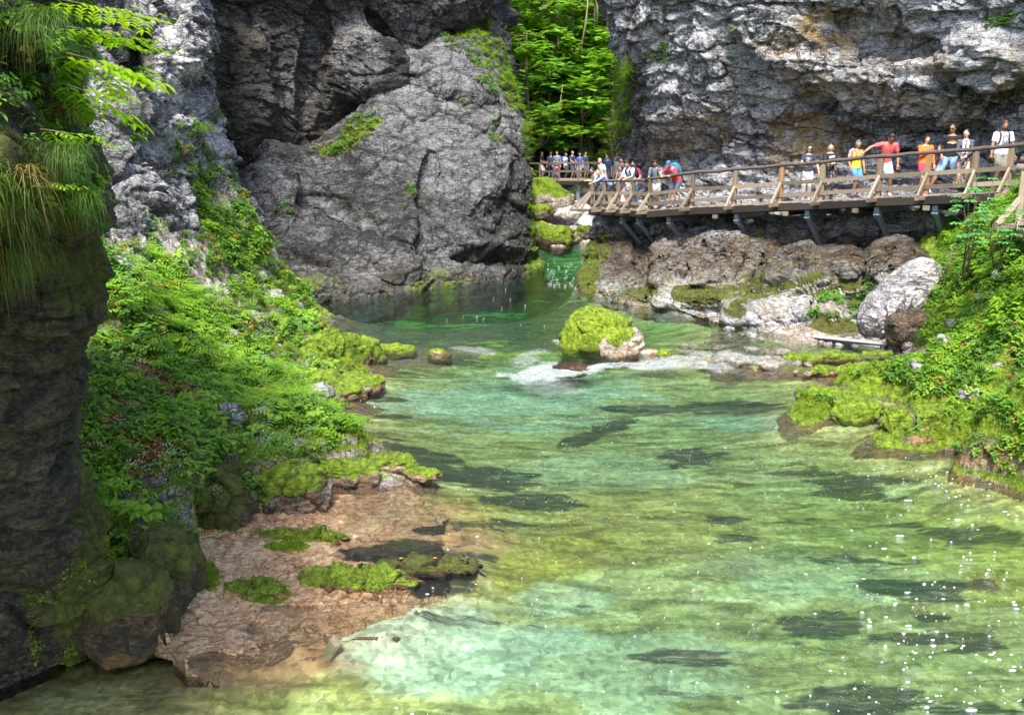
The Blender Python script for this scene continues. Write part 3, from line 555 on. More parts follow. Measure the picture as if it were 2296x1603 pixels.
wall = [
 [(300,-520,34),(600,-520,36),(800,-520,38),(950,-520,40),(1080,-520,44),(1100,-520,62)],
 [(330,-300,33),(600,-300,35),(800,-300,36.5),(950,-300,39),(1085,-300,42),(1090,-300,62)],
 [(380,-60,34),(600,-60,35.7),(780,-60,36.8),(860,-60,38),(960,-60,40),(1060,-60,42),(1094,-60,45),(1085,-60,62)],
 [(400,60,35),(600,60,36.7),(760,60,37.8),(850,60,38.5),(960,60,41),(1060,60,43.5),(1098,60,46),(1090,60,62)],
 [(420,180,35.4),(600,180,37),(750,180,38),(850,180,38.8),(960,180,43),(1060,180,45),(1100,180,47),(1095,180,62)],
 [(430,300,36),(600,300,37.2),(750,300,38.8),(880,300,41),(960,300,46),(1100,300,48),(1095,300,62)],
 [(430,430,36),(600,430,37.6),(750,430,40),(880,430,45),(960,430,48),(1100,430,50),(1095,430,62)],
]
def awa(G, u, v, n):
    wb = .4*fbm(G*.45, 4, 601)
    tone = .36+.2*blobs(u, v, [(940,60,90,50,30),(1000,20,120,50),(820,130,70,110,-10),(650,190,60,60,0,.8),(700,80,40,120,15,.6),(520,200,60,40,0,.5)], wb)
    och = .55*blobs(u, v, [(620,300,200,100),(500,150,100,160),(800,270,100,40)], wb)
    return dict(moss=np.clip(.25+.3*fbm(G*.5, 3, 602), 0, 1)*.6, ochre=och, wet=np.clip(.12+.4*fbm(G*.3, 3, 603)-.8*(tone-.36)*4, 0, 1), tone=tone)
GW, nW, uW, vW = cliff('left_cliff_overhang', wall, 430, 380, M['wall'], 600, awa,
 bumps=[(810,150,75,110,-12,1.0),(885,120,20,110,-32,-1.0),(700,150,30,150,8,-.6),(560,200,60,160,5,.6)], big=.35, fac=(2.6, .14), fac2=(.9, .06), fac3=(.3, .04), bed=((.6, .1, .75), 1.4, .08), fine=.03)
pill = [
 [(-3800,-350,5),(-2000,-300,9),(-1000,-250,14),(0,-230,21),(250,-230,24),(400,-230,26),(440,-230,30),(400,-230,44)],
 [(-3800,-200,5),(-2000,-180,9),(-1000,-150,14),(0,-130,20.5),(250,-130,23.5),(380,-130,25.5),(430,-130,29),(400,-130,44)],
 [(-3800,0,5),(-2000,0,9),(-1000,0,13.5),(0,0,20),(240,0,23),(330,0,24),(425,0,26),(443,0,28),(410,0,44)],
 [(-3800,100,5),(-2000,100,9),(-1000,100,13),(0,100,19.5),(250,100,22.6),(350,100,23.5),(430,100,25.8),(456,100,28),(410,100,44)],
 [(-3800,200,5),(-2000,200,8.5),(-1000,200,12.5),(0,200,18.5),(250,200,21.6),(350,200,22.8),(420,200,25),(448,200,28),(415,200,44)],
 [(-3800,300,4.6),(-2000,300,8),(-1000,300,12),(0,300,17.5),(260,300,20.3),(370,300,22.3),(450,300,25.3),(487,300,27.5),(440,300,44)],
 [(-3800,420,4.3),(-2000,420,7.5),(-1000,420,11),(0,420,16.5),(280,420,19.4),(420,420,23),(480,420,25.5),(525,420,27.2),(470,420,44)],
 [(-3800,560,4),(-2000,560,7),(-1000,560,10.5),(0,560,15),(320,560,18.5),(450,560,22.3),(560,560,26),(600,560,28),(520,560,44)],
 [(-3800,700,4),(-2000,700,7),(-1000,700,10.5),(0,700,15),(320,700,18.6),(450,700,22.4),(600,700,27),(640,700,28.5),(520,700,44)],
]
def api(G, u, v, n):
    wb = .4*fbm(G*.6, 4, 701)
    mo = .5*blobs(u, v, [(280,250,60,60),(400,350,60,60),(300,120,30,60,0,.6)], wb)
    tone = .5+.22*blobs(u, v, [(400,100,60,140),(430,250,40,60,60),(330,180,40,60,0,.7),(360,320,60,40),(490,340,40,50)], wb)-.2*blobs(u, v, [(300,110,40,90),(330,150,30,60)], wb)
    return dict(moss=np.clip(mo, 0, 1), ochre=0*u, wet=.6*blobs(u, v, [(320,130,40,60),(260,60,40,80)], wb), tone=tone)
GP, nP, uP, vP = cliff('left_cliff_pillar', pill, 520, 420, M['pale'], 700, api,
 bumps=[(320,140,36,70,0,-.9),(400,80,30,100,0,.5),(280,260,50,30,0,.4)], K=36, big=.45, fac=(1.3, .2), fac2=(.45, .08), fac3=(.16, .03), bed=((.7, .2, .6), .5, .1), fine=.03)
fore = [
 [(-3500,0,3),(-900,-40,4.0),(-300,-80,5.2),(0,-160,6),(200,-200,7),(250,-200,9),(100,-200,12)],
 [(-3500,30,3),(-900,10,3.6),(-300,-20,4.7),(0,-80,5.4),(150,-90,6.1),(215,-100,7.4),(100,-100,12)],
 [(-3500,60,3),(-900,60,3.4),(-300,60,4.5),(0,60,5.2),(120,60,5.9),(190,60,7.1),(100,60,12)],
 [(-3500,240,3),(-900,240,3.4),(-300,240,4.4),(0,240,5.1),(100,240,5.7),(165,240,6.9),(80,240,12)],
 [(-3500,370,3),(-900,370,3.3),(-300,370,4.3),(0,370,4.95),(130,370,5.5),(205,370,6.8),(100,370,12)],
 [(-3500,470,3),(-900,470,3.5),(-300,470,4.6),(0,470,5.3),(130,470,5.7),(222,470,6.9),(100,470,12)],
 [(-3500,560,3),(-900,560,4.0),(-300,560,5.4),(0,560,6.0),(130,560,6.4),(228,560,7.3),(110,560,12)],
 [(-3500,720,3),(-900,720,4.3),(-300,720,5.7),(0,720,6.35),(120,720,6.7),(212,720,7.5),(100,720,12)],
 [(-3500,930,3),(-900,930,4.5),(-300,930,5.9),(0,930,6.6),(90,930,6.9),(163,930,7.6),(60,930,12)],
 [(-3500,1100,3),(-900,1100,4.6),(-300,1100,6.1),(0,1100,6.8),(100,1100,7.0),(192,1100,7.7),(60,1100,12)],
 [(-3500,1250,3),(-900,1250,4.6),(-300,1250,6.2),(0,1250,6.95),(130,1250,7.2),(245,1250,7.8),(60,1250,12)],
 [(-3500,1380,3),(-900,1380,4.6),(-300,1380,6.2),(0,1380,7.0),(120,1380,7.3),(250,1380,7.75),(60,1380,12)],
 [(-3500,1500,3),(-900,1500,4.6),(-300,1500,6.2),(0,1490,7.1),(100,1480,7.4),(180,1470,7.7),(60,1470,12)],
 [(-3500,1900,3),(-900,1800,4.6),(-300,1750,6.2),(0,1690,7.2),(100,1680,7.5),(160,1670,7.8),(60,1600,12)],
]
def afo(G, u, v, n):
    mo = np.clip(.45+.6*fbm(G*1.3, 4, 801), 0, 1)*np.where(v < 500, 1.0, .85)
    return dict(moss=mo, ochre=0*u, wet=.25+0*u, tone=.5+.15*ss(1100, 1250, v)*ss(120, 200, u))
GF, nF, uF, vF = cliff('near_rock_wall', fore, 420, 560, M['fore'], 800, afo, K=30,
 big=.12, fac=(.8, .08), fac2=(.3, .03), fac3=(.1, .016), bed=((.2, .1, .95), .4, .06), fine=.012)
far = [
 [(700,-900,100),(1000,-900,95),(1250,-900,92),(1500,-900,88),(1900,-900,80)],
 [(700,-200,90),(1000,-200,84),(1250,-200,80),(1500,-200,76),(1900,-200,72)],
 [(700,100,86),(1000,100,77),(1250,100,73),(1500,100,70),(1900,100,68)],
 [(700,250,82),(1000,250,72),(1200,250,69),(1330,250,68),(1500,250,66),(1900,250,66)],
 [(700,330,80),(1000,330,70),(1200,330,68),(1330,320,69),(1500,330,65),(1900,330,66)],
 [(700,420,78),(1000,420,66),(1250,420,64.5),(1500,420,63),(1900,420,64)],
 [(700,520,74),(1000,505,60),(1250,500,58),(1500,500,57),(1900,520,60)],
]
def afa(G, u, v, n): return dict(moss=np.clip(.5+.4*fbm(G*.25, 3, 901), 0, 1), ochre=0*u, wet=.4*blobs(u, v, [(1310,330,90,40)]), tone=.42+0*u)
GA, nA, uA, vA = cliff('far_gorge_wall', far, 220, 240, M['dome'], 900, afa, big=1.8, fac=(4, .9), fac2=(1.5, .3), fac3=(.5, .08), fine=.05)
# dark buttress on the left of the gap, behind the left cliff
butt = [
 [(1000,-500,56),(1080,-500,57),(1130,-500,60),(1120,-500,76)],
 [(1000,0,55),(1085,0,56),(1120,0,59),(1110,0,76)],
 [(1000,120,54),(1100,120,55),(1138,120,58),(1125,120,76)],
 [(1000,240,54),(1120,240,55),(1160,240,58),(1150,240,76)],
 [(1000,460,54),(1130,460,55),(1180,460,58),(1160,460,76)],
]
GBt, nBt, uBt, vBt = cliff('far_left_cliff', butt, 120, 260, M['dome'], 950, lambda G, u, v, n: dict(moss=np.clip(.3+.4*fbm(G*.3, 3, 951), 0, 1), ochre=0*u, wet=.2+0*u, tone=.5+0*u), big=1.0, fac=(3, .6), fac2=(1, .2), fac3=(.4, .06), fine=.05)
# ---- water
gx, gy = fan(-900, 3200, 1.6, 48, 420, 460)
def wlevel(x, y):
    base = .13*ss(18.9, 20.6, y)
    P = P3(x, y); u, v = proj(P)
    rap = blobs(u, v, [(1200,835,130,34,-6),(1330,835,120,20,-8,.8),(1050,800,60,14,0,.5),(1600,820,200,20,3,.45),(1150,800,60,14,0,.6)])
    z = base+rap*(.10*ridge(P3(x*2.2, y*4.5, 0), 3, 41)+.03)
    z = z+.012*fbm(P3(x*1.2, y*2.6, 0), 3, 44)*ss(30, 18, y)
    return z, rap, u, v
wz, rap, wu, wvv = wlevel(gx, gy)
Wm = P3(gx, gy)*1.0; Wm[..., 2] = wz
wobW = .35*fbm(P3(gx*1.5, gy*3, 0), 4, 43)
foam = blobs(wu, wvv, [(1215,842,75,20,-8),(1300,838,100,9,-10),(1160,850,60,10,10,.9),(1450,822,110,9,-2,.9),(1560,822,100,12,4,.7),(1260,785,30,8,30,.7),(1060,798,50,8,5,.6),(1660,812,140,9,5,.6),(1185,815,50,14,-15,.6),(1245,870,80,16,0,.5),(2180,1030,60,5,3,.6)], wobW)
turb = blobs(wu, wvv, [(1300,930,600,130),(1500,1100,700,200,0,.7),(1250,840,380,60),(1100,1000,300,120,0,.8),(1800,1400,700,200,0,.45),(1250,600,70,40,0,.6)], wobW*.5)
nyw, nxw = gx.shape
V = Wm.reshape(-1, 3); Fw = gridfaces(nyw, nxw)
idx = np.arange(nyw*nxw).reshape(nyw, nxw)
rim = np.concatenate([idx[0, :], idx[1:, -1], idx[-1, -2::-1], idx[-2:0:-1, 0]])
Vb = V[rim].copy(); Vb[:, 2] = -4.6; nb = len(V); V = np.vstack([V, Vb]); m_ = len(rim)
side = np.array([(rim[i], rim[(i+1) % m_], nb+(i+1) % m_, nb+i) for i in range(m_)])
Fall = [tuple(f) for f in np.vstack([Fw, side]).tolist()]+[tuple(range(nb+m_-1, nb-1, -1))]
me = mesh('river', V, Fall, True, None)
for k, a in (('foam', foam), ('turb', turb)):
    A_ = me.attributes.new(k, 'FLOAT', 'POINT'); A_.data.foreach_set('value', np.concatenate([a.ravel(), np.zeros(m_)]).astype(np.float32))
import bmesh
bm = bmesh.new(); bm.from_mesh(me); bmesh.ops.recalc_face_normals(bm, faces=bm.faces); bm.to_mesh(me); bm.free()
n = N('river_water'); n.n.remove(n.b)
st = n.co((1, 2.3, 1)); 
w1 = n.noise(3.2, 5, .6, st, 1.2); w2 = n.noise(11, 4, .6, st, .8); w3 = n.noise(34, 2, .5, st)
tb = n.math('ADD', .22, n.math('MULTIPLY', n.attr('turb'), .9))
h = n.math('MULTIPLY', n.math('ADD', n.math('MULTIPLY', w1, .65), n.math('ADD', n.math('MULTIPLY', w2, .32), n.math('MULTIPLY', w3, .10))), tb)
nb_ = n.bump(h, 1.0, .20)
gl = n.new('BsdfGlossy'); gl.inputs['Roughness'].default_value = .04; n.put(gl, 'Normal', nb_); gl.inputs['Color'].default_value = (1, 1, 1, 1)
trn = n.new('BsdfTransparent'); fr = n.new('Fresnel'); fr.inputs['IOR'].default_value = 1.33; n.put(fr, 'Normal', nb_)
mx = n.new('MixShader'); n.put(mx, 0, fr.outputs[0]); n.t.links.new(trn.outputs[0], mx.inputs[1]); n.t.links.new(gl.outputs[0], mx.inputs[2])
df = n.new('BsdfDiffuse'); df.inputs[0].default_value = (.62, .67, .66, 1); n.put(df, 'Normal', nb_)
ff = n.math('ADD', n.attr('foam'), n.math('MULTIPLY', n.math('SUBTRACT', n.noise(7, 8, .85, st, 3.0), .56), 5.5))
fm = n.ramp(ff, [(.15, 0), (.9, .9)])
fm = n.math('MULTIPLY', fm, n.ramp(n.attr('foam'), [(.02, 0), (.25, 1)]))
mx2 = n.new('MixShader'); n.put(mx2, 0, fm); n.t.links.new(mx.outputs[0], mx2.inputs[1]); n.t.links.new(df.outputs[0], mx2.inputs[2])
n.t.links.new(mx2.outputs[0], n.out.inputs[0])
va = n.new('VolumeAbsorption'); va.inputs[0].default_value = (.33, .82, .66, 1); va.inputs[1].default_value = .82
n.t.links.new(va.outputs[0], n.out.inputs[1])
ro = link('river', me, n.m); tag(ro, kind='structure')
# ================================================================ boulders and slabs
def ico(sub):
    bm = bmesh.new(); bmesh.ops.create_icosphere(bm, subdivisions=sub, radius=1)
    V = np.array([v.co[:] for v in bm.verts]); F = np.array([[v.index for v in f.verts] for f in bm.faces]); bm.free(); return V, F
_ICO = {k: ico(k) for k in (3, 4, 5, 6)}
def boulder(name, c, r, seed, mat, label, cat='rock', sub=5, yaw=0, tilt=0, roll=0, moss=.7, mossdir=(0, 0, 1), ochre=.2, wet=.0, tone=.6, cut=1.0, group=None, sq=.75, amp=1.0, bare=None, wl=True):
    V, F = _ICO[sub]; q = np.sign(V)*np.abs(V)**sq; q /= np.maximum(np.linalg.norm(q, axis=1, keepdims=True), .5)**.35
    r_ = np.array(r, float); P = q*r_
    R = np.array((Matrix.Rotation(yaw, 3, 'Z') @ Matrix.Rotation(tilt, 3, 'Y') @ Matrix.Rotation(roll, 3, 'X')))
    P = P@R.T; s = float(r_.mean()); n = V@R.T
    rr, o, e = cells(P/s*1.3+seed*7.7, seed); r2, o2, e2 = cells(P/s*3.6+seed*3.1, seed+3)
    d = s*amp*(.16*(rr*.5+o)+.055*(r2*.5+o2)-.05*(1-ss(0, .1, e))+.12*fbm(P/s*1.1+seed, 4, seed)+.02*fbm(P/s*9, 3, seed+2))
    P = P+n*d[:, None]; P[:, 2] = np.where(P[:, 2] > 0, P[:, 2]*cut, P[:, 2])
    md = np.array(mossdir, float); md /= np.linalg.norm(md)
    m = ss(-.25, .55, n@md+.35*fbm(P/s*2.0, 4, seed+5))*moss*1.3
    wz_ = P[:, 2]+c[2]
    if bare is not None: m = m*(1-ss(.35, .85, n@np.array(bare, float)/np.linalg.norm(bare)+.3*fbm(P/s*3, 3, seed+6)))
    a = dict(moss=m, ochre=np.clip(ochre+.8*ss(.25, .02, wz_)*(1 if wl else 0), 0, 1), wet=np.clip(wet+ss(.12, .0, wz_)*.6*(1 if wl else 0), 0, 1), tone=tone+0*m)
    me = mesh(name, P, F, True, a); o = link(name, me, mat, None, tuple(c)); return tag(o, label, cat, group)
B_ = M['boulder']; KB = M['bank']
def wp(u, v, z=0): return atz(u, v, z)
p = wp(1352, 790, .1)
boulder('mossy_boulder', p+np.array([.03, .55, .18]), (1.02, .75, .72), 3, B_, 'large boulder in the middle of the river with thick bright moss on top', 'boulder', sub=6, yaw=-.5, tilt=.25, moss=.85, mossdir=(-.55, -.1, .8), bare=(.42, -.62, -.75), ochre=.3, tone=.58, sq=.6)
boulder('river_rock', wp(1455, 800, .03), (.27, .2, .16), 5, B_, 'small bare orange rock just right of the big mossy boulder', moss=.0, ochre=.7, tone=.75, sub=4)
boulder('river_rock', wp(1488, 801, .06), (.17, .16, .18), 6, B_, 'small dark moss-capped rock at the right end of the boulder group', moss=.9, ochre=.2, tone=.3, sub=4)
boulder('river_rock', wp(1278, 830, .02), (.42, .25, .14), 7, B_, 'low black wet rock in the white water in front of the boulder', moss=.0, ochre=0, wet=.9, tone=.1, sub=4)
boulder('river_rock', wp(985, 797, .0), (.30, .24, .15), 8, B_, 'rusty moss-topped rock at the left end of the rapids', moss=.7, ochre=.9, tone=.5, sub=4, bare=(.3, -.9, 0))
boulder('river_rock', wp(880, 788, .03), (.55, .35, .17), 9, B_, 'long low dark mossy rock left of the rapids', moss=.7, ochre=.0, tone=.25, sub=4, wet=.3)
boulder('river_rock', wp(820, 802, .02), (.5, .3, .12), 10, B_, 'flat moss-green ledge rock beside the tip of the left bank', moss=1, ochre=.1, tone=.4, sub=4)
# left bank humps
boulder('mossy_outcrop', at(770, 815, 19.3)+np.array([-.05, .3, .05]), (.42, 1.3, .62), 12, KB, 'steep moss-covered outcrop with a dark hollow under it at the far left bank tip', 'outcrop', sub=6, yaw=-.62, roll=-.30, moss=.85, mossdir=(-.1, -.1, 1), tone=.45)
boulder('mossy_outcrop', wp(800, 862, .05), (.55, .5, .22), 13, KB, 'low brown and green outcrop at the waterline where the left bank ends', 'outcrop', sub=5, yaw=-.3, moss=.6, tone=.45, ochre=.25)
boulder('mossy_outcrop', wp(735, 870, .12), (.75, .5, .26), 14, KB, 'smooth moss pillow of rock sloping into the river below the steep outcrop', 'outcrop', sub=5, yaw=-.35, tilt=.15, moss=.9, tone=.4)
boulder('mossy_outcrop', wp(720, 975, .2), (.38, .35, .36), 15, KB, 'round dark outcrop with fern-like leaves on top at the left bank edge', 'outcrop', sub=5, moss=.75, tone=.35)
for i, (uu, vv, a, b, c_, yw, lab) in enumerate([
    (800, 1005, .36, .25, .17, -.35, 'bright moss ridge with a pale stone face beside the round dark outcrop'),
    (880, 1040, .42, .22, .13, -.3, 'bright moss ridge stepping down to the dark shallows'),
    (945, 1062, .26, .14, .08, -.2, 'small mossy tip of the ridge that reaches farthest into the river'),
    (760, 1062, .62, .22, .20, -.18, 'long moss ridge overhanging the brown undercut rock'),
    (640, 1060, .52, .30, .26, -.1, 'broad moss ridge in the middle of the left bank edge'),
    (690, 1020, .55, .25, .18, -.2, 'upper moss ridge behind the long overhanging one')]):
    boulder('moss_ridge', wp(uu, vv, .12), (a, b, c_*1.15), 20+i, KB, lab, 'rock ridge', sub=5, yaw=yw, moss=.95, tone=.45, group='moss ridges along the left bank', amp=1.3)
boulder('mossy_outcrop', wp(490, 1130, .22), (.50, .55, .44), 30, M['fore'], 'dark rounded outcrop hanging over the orange shelf at its inner corner', 'outcrop', sub=6, amp=1.5, moss=.95, tone=.3, mossdir=(-.2, -.4, .9))
boulder('mossy_outcrop', wp(630, 1105, .2), (.62, .42, .36), 31, KB, 'brown moss-streaked outcrop above the wet orange shelf', 'outcrop', sub=6, amp=1.5, moss=.95, tone=.35, ochre=.25, mossdir=(-.3, 0, 1))
boulder('mossy_outcrop', wp(370, 1290, .45), (.36, .42, .52), 32, M['fore'], 'dark mossy outcrop between the near rock wall and the orange shelf', 'outcrop', sub=5, moss=.75, tone=.3, tilt=.35)
boulder('mossy_outcrop', wp(290, 1370, .4), (.42, .4, .5), 33, M['fore'], 'lowest dark moss outcrop beside the near rock wall', 'outcrop', sub=5, moss=.7, tone=.25, tilt=.4)
boulder('river_rock', wp(405, 1215, .42), (.16, .15, .10), 34, M['pale'], 'pale jagged rock poking out of the greenery above the orange shelf', sub=4, moss=.2, tone=.6, wl=False)
boulder('mossy_slab', wp(800, 1300, .0), (.64, .24, .13), 35, M['shelf'], 'long moss-covered slab lying on the wet orange shelf', 'slab', sub=6, amp=1.9, yaw=-.06, moss=1.0, tone=.3, ochre=0, wet=.3)
boulder('mossy_slab', wp(575, 1325, .06), (.32, .17, .10), 36, M['shelf'], 'small moss patch on a raised block of the orange shelf', 'slab', sub=6, amp=1.9, yaw=-.25, moss=.95, tone=.6, ochre=.4)
boulder('mossy_slab', wp(690, 1203, .02), (.55, .10, .05), 37, M['shelf'], 'narrow mossy strip of rock at the back of the orange shelf', 'slab', sub=6, amp=1.9, yaw=-.03, moss=1.0, tone=.2, ochre=0, wet=.3)
boulder('mossy_slab', wp(960, 1268, .0), (.6, .24, .045), 38, M['fore'], 'black wet slab just awash at the outer end of the shelf', 'slab', sub=5, yaw=-.05, moss=.5, tone=.3, ochre=0, wet=.6, amp=1.8)
# right bank
boulder('leaning_rock', at(2025, 665, 21.6)+np.array([0, .3, -.1]), (.50, .7, 1.2), 40, M['pale'], 'large pale smooth rock leaning at the foot of the right cliff', 'rock', sub=6, tilt=.75, moss=.15, tone=.64, ochre=.1, wl=False, amp=.4)
boulder('leaning_rock', at(2035, 735, 20.6), (.5, .5, .45), 41, KB, 'brown shaded rock under the pale leaning rock', 'rock', sub=5, moss=.2, tone=.25, ochre=.3, wet=.3)
for i, (uu, vv, a, b, c_, lab) in enumerate([
    (1800, 805, .45, .22, .10, 'dark mossy ledge farthest left in the shallows of the right bank'),
    (1880, 802, .55, .25, .13, 'dark green ledge behind the bright one in the right shallows'),
    (1965, 797, .42, .22, .10, 'ledge of moss and stones closest to the cliff foot'),
    (1860, 832, .42, .2, .10, 'bright moss ledge sloping into the right shallows'),
    (1940, 830, .6, .25, .16, 'broad bright moss ledge joining the right bank')]):
    boulder('moss_ledge', wp(uu, vv, .05), (a, b, c_), 44+i, KB, lab, 'rock ledge', sub=5, yaw=.1, moss=.95, tone=.4, group='moss ledges in the right shallows', amp=1.3)
for i, (uu, vv, a, b, c_, mo, lab) in enumerate([
    (1845, 900, .42, .30, .24, 1.1, 'bright cushion of moss on the pointed tip of the right bank'),
    (1920, 920, .45, .30, .24, 1.0, 'yellow-green mossy rock second from the tip of the right bank'),
    (2010, 945, .22, .2, .24, .95, 'small domed moss rock near the waterline of the right bank'),
    (2085, 945, .22, .2, .22, .95, 'moss dome beside the white jagged stone of the right bank'),
    (2110, 965, .34, .13, .14, .1, 'white jagged stone jutting from the right bank above orange rock'),
    (2190, 1005, .30, .2, .15, .25, 'orange and grey rock at the waterline near the right edge'),
    (2260, 985, .28, .3, .30, .9, 'drooping moss hump above the orange rocks near the right edge'),
    (2270, 1025, .22, .12, .11, .0, 'rust-orange block in the water near the right edge'),
    (2075, 982, .22, .1, .06, .0, 'flat rust-orange rock at the waterline under the moss')]):
    boulder('bank_rock', wp(uu, vv, c_*.45), (a*1.15, b*1.15, c_*1.15), 55+i, KB if mo > .5 else B_, lab, 'rock', sub=5, yaw=.3*((i % 3)-1), moss=mo*1.2, mossdir=(-.1, -.55, .8), tone=.5, ochre=.1 if mo > .5 else .7, amp=1.3, wl=mo < .5, tilt=-.3 if i in (4, 5) else 0)
# far boulders
boulder('far_boulder', at(1232, 450, 52), (1.5, 1.6, 1.0), 70, KB, 'big slanting mossy boulder under the far walkway', 'boulder', sub=5, tilt=.55, moss=.6, tone=.6, wl=False)
boulder('far_boulder', at(1238, 533, 45.5), (1.05, .9, .62), 71, KB, 'yellow-green mossy boulder with a black shaded side on the far shore', 'boulder', sub=5, moss=1.1, tone=.2, wl=False, mossdir=(.3, -.2, 1))
boulder('far_boulder', at(1313, 523, 46.5), (.5, .5, .42), 72, KB, 'small mossy boulder on the white gravel next to the right cliff', 'boulder', sub=4, moss=1.1, tone=.4, wl=False)
boulder('far_boulder', at(1275, 480, 50), (.75, .6, .35), 73, M['gravel'], 'pale rock on the gravel in front of the slanting boulder', 'boulder', sub=4, moss=.3, tone=.7, wl=False)
boulder('far_boulder', at(1205, 478, 49), (.8, .7, .5), 74, KB, 'dark mossy boulder left of the gravel at the foot of the left cliff', 'boulder', sub=4, moss=.9, tone=.3, wl=False)
boulder('far_boulder', at(1277, 535, 46), (.5, .4, .22), 75, M['gravel'], 'flat stone between the two moss boulders of the far shore', 'boulder', sub=4, moss=.5, tone=.6, wl=False)
boulder('far_boulder', at(1210, 508, 48), (.45, .4, .25), 76, M['gravel'], 'mossy stone behind the yellow-green boulder', 'boulder', sub=4, moss=.8, tone=.6, wl=False)
# loose stones in the shallows and along the cliff foot
def stones(name, L, mat, label, group, s0, cat='stone'):
    V, F = _ICO[3]; vs = []
    for k in range(5):
        rr, o, e = cells(V*1.2+k*5, s0+k); P = V*np.array([1, .8, .55])*(1+.22*(rr*.5+o))[:, None]
        vs.append(mesh(name, P, F, True, dict(moss=ss(.2, .9, V[:, 2])*.5*(k % 2), ochre=.4+0*rr, wet=.15+0*rr, tone=.6+.1*rr))); vs[-1].materials.append(mat)
    AV = []; AF = []; AT = {k: [] for k in ('moss', 'ochre', 'wet', 'tone')}; b0 = 0
    for i, (u_, v_, z_, s_) in enumerate(L):
        q = vs[i % 5]; W_ = np.array([x_.co[:] for x_ in q.vertices]); a_ = i*2.1; R_ = np.array([[math.cos(a_), -math.sin(a_), 0], [math.sin(a_), math.cos(a_), 0], [0, 0, 1]])
        AV.append((W_*s_)@R_.T+atz(u_, v_, z_)); AF.append(F+b0); b0 += len(W_)
        for k in AT: x_ = np.empty(len(W_), np.float32); q.attributes[k].data.foreach_get('value', x_); AT[k].append(x_)
    me = mesh(name, np.concatenate(AV), np.concatenate(AF), True, {k: np.concatenate(x_) for k, x_ in AT.items()}); tag(link(name, me, mat), label, cat, None, 'stuff')
rs_ = random.Random(5)
L = []
for i in range(46):
    t = rs_.random(); L.append((1540+t*240+rs_.uniform(-20, 40), 775+t*30+rs_.uniform(-10, 34), .03, rs_.uniform(.05, .17)))
stones('river_stones', L, B_, 'loose brown and white stones in the shallow rapids right of the boulder', 'stones in the shallows right of the boulder', 300)
L = [(rs_.uniform(1620, 2000), 0, 0, 0) for i in range(40)]
L = [(u_, 738+(u_-1620)*.09+rs_.uniform(-8, 16), .08, rs_.uniform(.05, .16)) for u_, *_ in L]
stones('shore_stones', L, M['pale'], 'loose pale stones on the strand below the right cliff', 'stones on the strand below the cliff', 320)
L = [(rs_.uniform(1192, 1322), rs_.uniform(505, 555), rs_.uniform(0, .1)+.2, rs_.uniform(.10, .28)) for i in range(60)]
L = [(a, b, .05+(555-b)*.012, s_) for a, b, _, s_ in L]
stones('gravel_stones', L, M['gravel'], 'white stones on the gravel of the far shore', 'stones on the far gravel', 340)
def onland(n_, poly, s0, s1, sd):
    r = random.Random(sd); o = []
    Gs = GL if sd == 1 else GR; uu, vv = proj(Gs); m = np.argwhere(inpoly(uu, vv, poly) & (Gs[..., 2] > .1))
    for k in range(n_):
        i, j = m[r.randrange(len(m))]; p = Gs[i, j]; o.append((p, r.uniform(s0, s1)))
    return o
def stones_at(name, L, mat, label, s0, cat='stone'):
    V, F = _ICO[4]; AV = []; AF = []; AT = dict(moss=[], ochre=[], wet=[], tone=[]); b0 = 0
    for i, (p, s_) in enumerate(L):
        rr, o, e = cells(V*1.3+i*5.1, s0+i); P = V*np.array([1, .8, .7])*(1+.25*(rr*.5+o)-.1*(1-ss(0, .1, e)))[:, None]*s_; a_ = i*1.7; c_, s__ = math.cos(a_), math.sin(a_); P = P@np.array([[c_, s__, .2], [-s__, c_, 0], [-.2, 0, 1]])
        AV.append(P+p); AF.append(F+b0); b0 += len(P); AT['moss'].append(ss(-.2, .9, V[:, 2])*.5); AT['ochre'].append(.15+0*rr); AT['wet'].append(0*rr); AT['tone'].append(.68+0*rr)
    me = mesh(name, np.concatenate(AV), np.concatenate(AF), True, {k: np.concatenate(x_) for k, x_ in AT.items()}); tag(link(name, me, mat), label, cat, None, 'stuff')
stones_at('bank_stones', onland(26, [(240,420),(540,420),(700,700),(760,960),(600,1000),(240,760)], .10, .30, 1), M['pale'], 'pale stones poking out of the greenery of the left bank', 500)
stones_at('bank_stones', onland(22, [(2100,620),(2296,600),(2296,900),(2050,900),(2020,800)], .07, .2, 2), M['pale'], 'pale stones poking out of the greenery of the right bank', 600)
# stray timber
greyw = woodmat('grey_driftwood', (.12, .115, .11), (.42, .42, .42)); wetw = woodmat('sunken_wood', (.20, .17, .10), (.40, .34, .22))
def plank(name, a, b, w_, h_, mat, label, cat='plank'):
    mb = MB(); m_ = np.array(mat and (0, 0, 1), float); P = [np.array(a)+(np.array(b)-np.array(a))*t for t in np.linspace(0, 1, 7)]
    mb.tube(P, [(w_/2*random.uniform(.92, 1.05), h_/2) for _ in P], 8, ref=(.3, 1, 0)); return tag(mb.build(name, mat, None, False), label, cat)
plank('driftwood_plank', wp(1778, 750, .2), wp(1990, 772, .2), .2, .10, greyw, 'upper long grey plank stranded at the foot of the right cliff')
plank('driftwood_plank', wp(1800, 757, .12), wp(1975, 778, .12), .18, .09, greyw, 'lower grey plank lying against the upper one on the strand')
mb = MB(); a, b = wp(757, 1432, .03), wp(700, 1520, -.33); mb.beam(a, b, .17, .045, (0, 0, 1)); tag(mb.build('sunken_board', wetw, None, False), 'short broad board slanting out of the green water below the orange shelf', 'board')
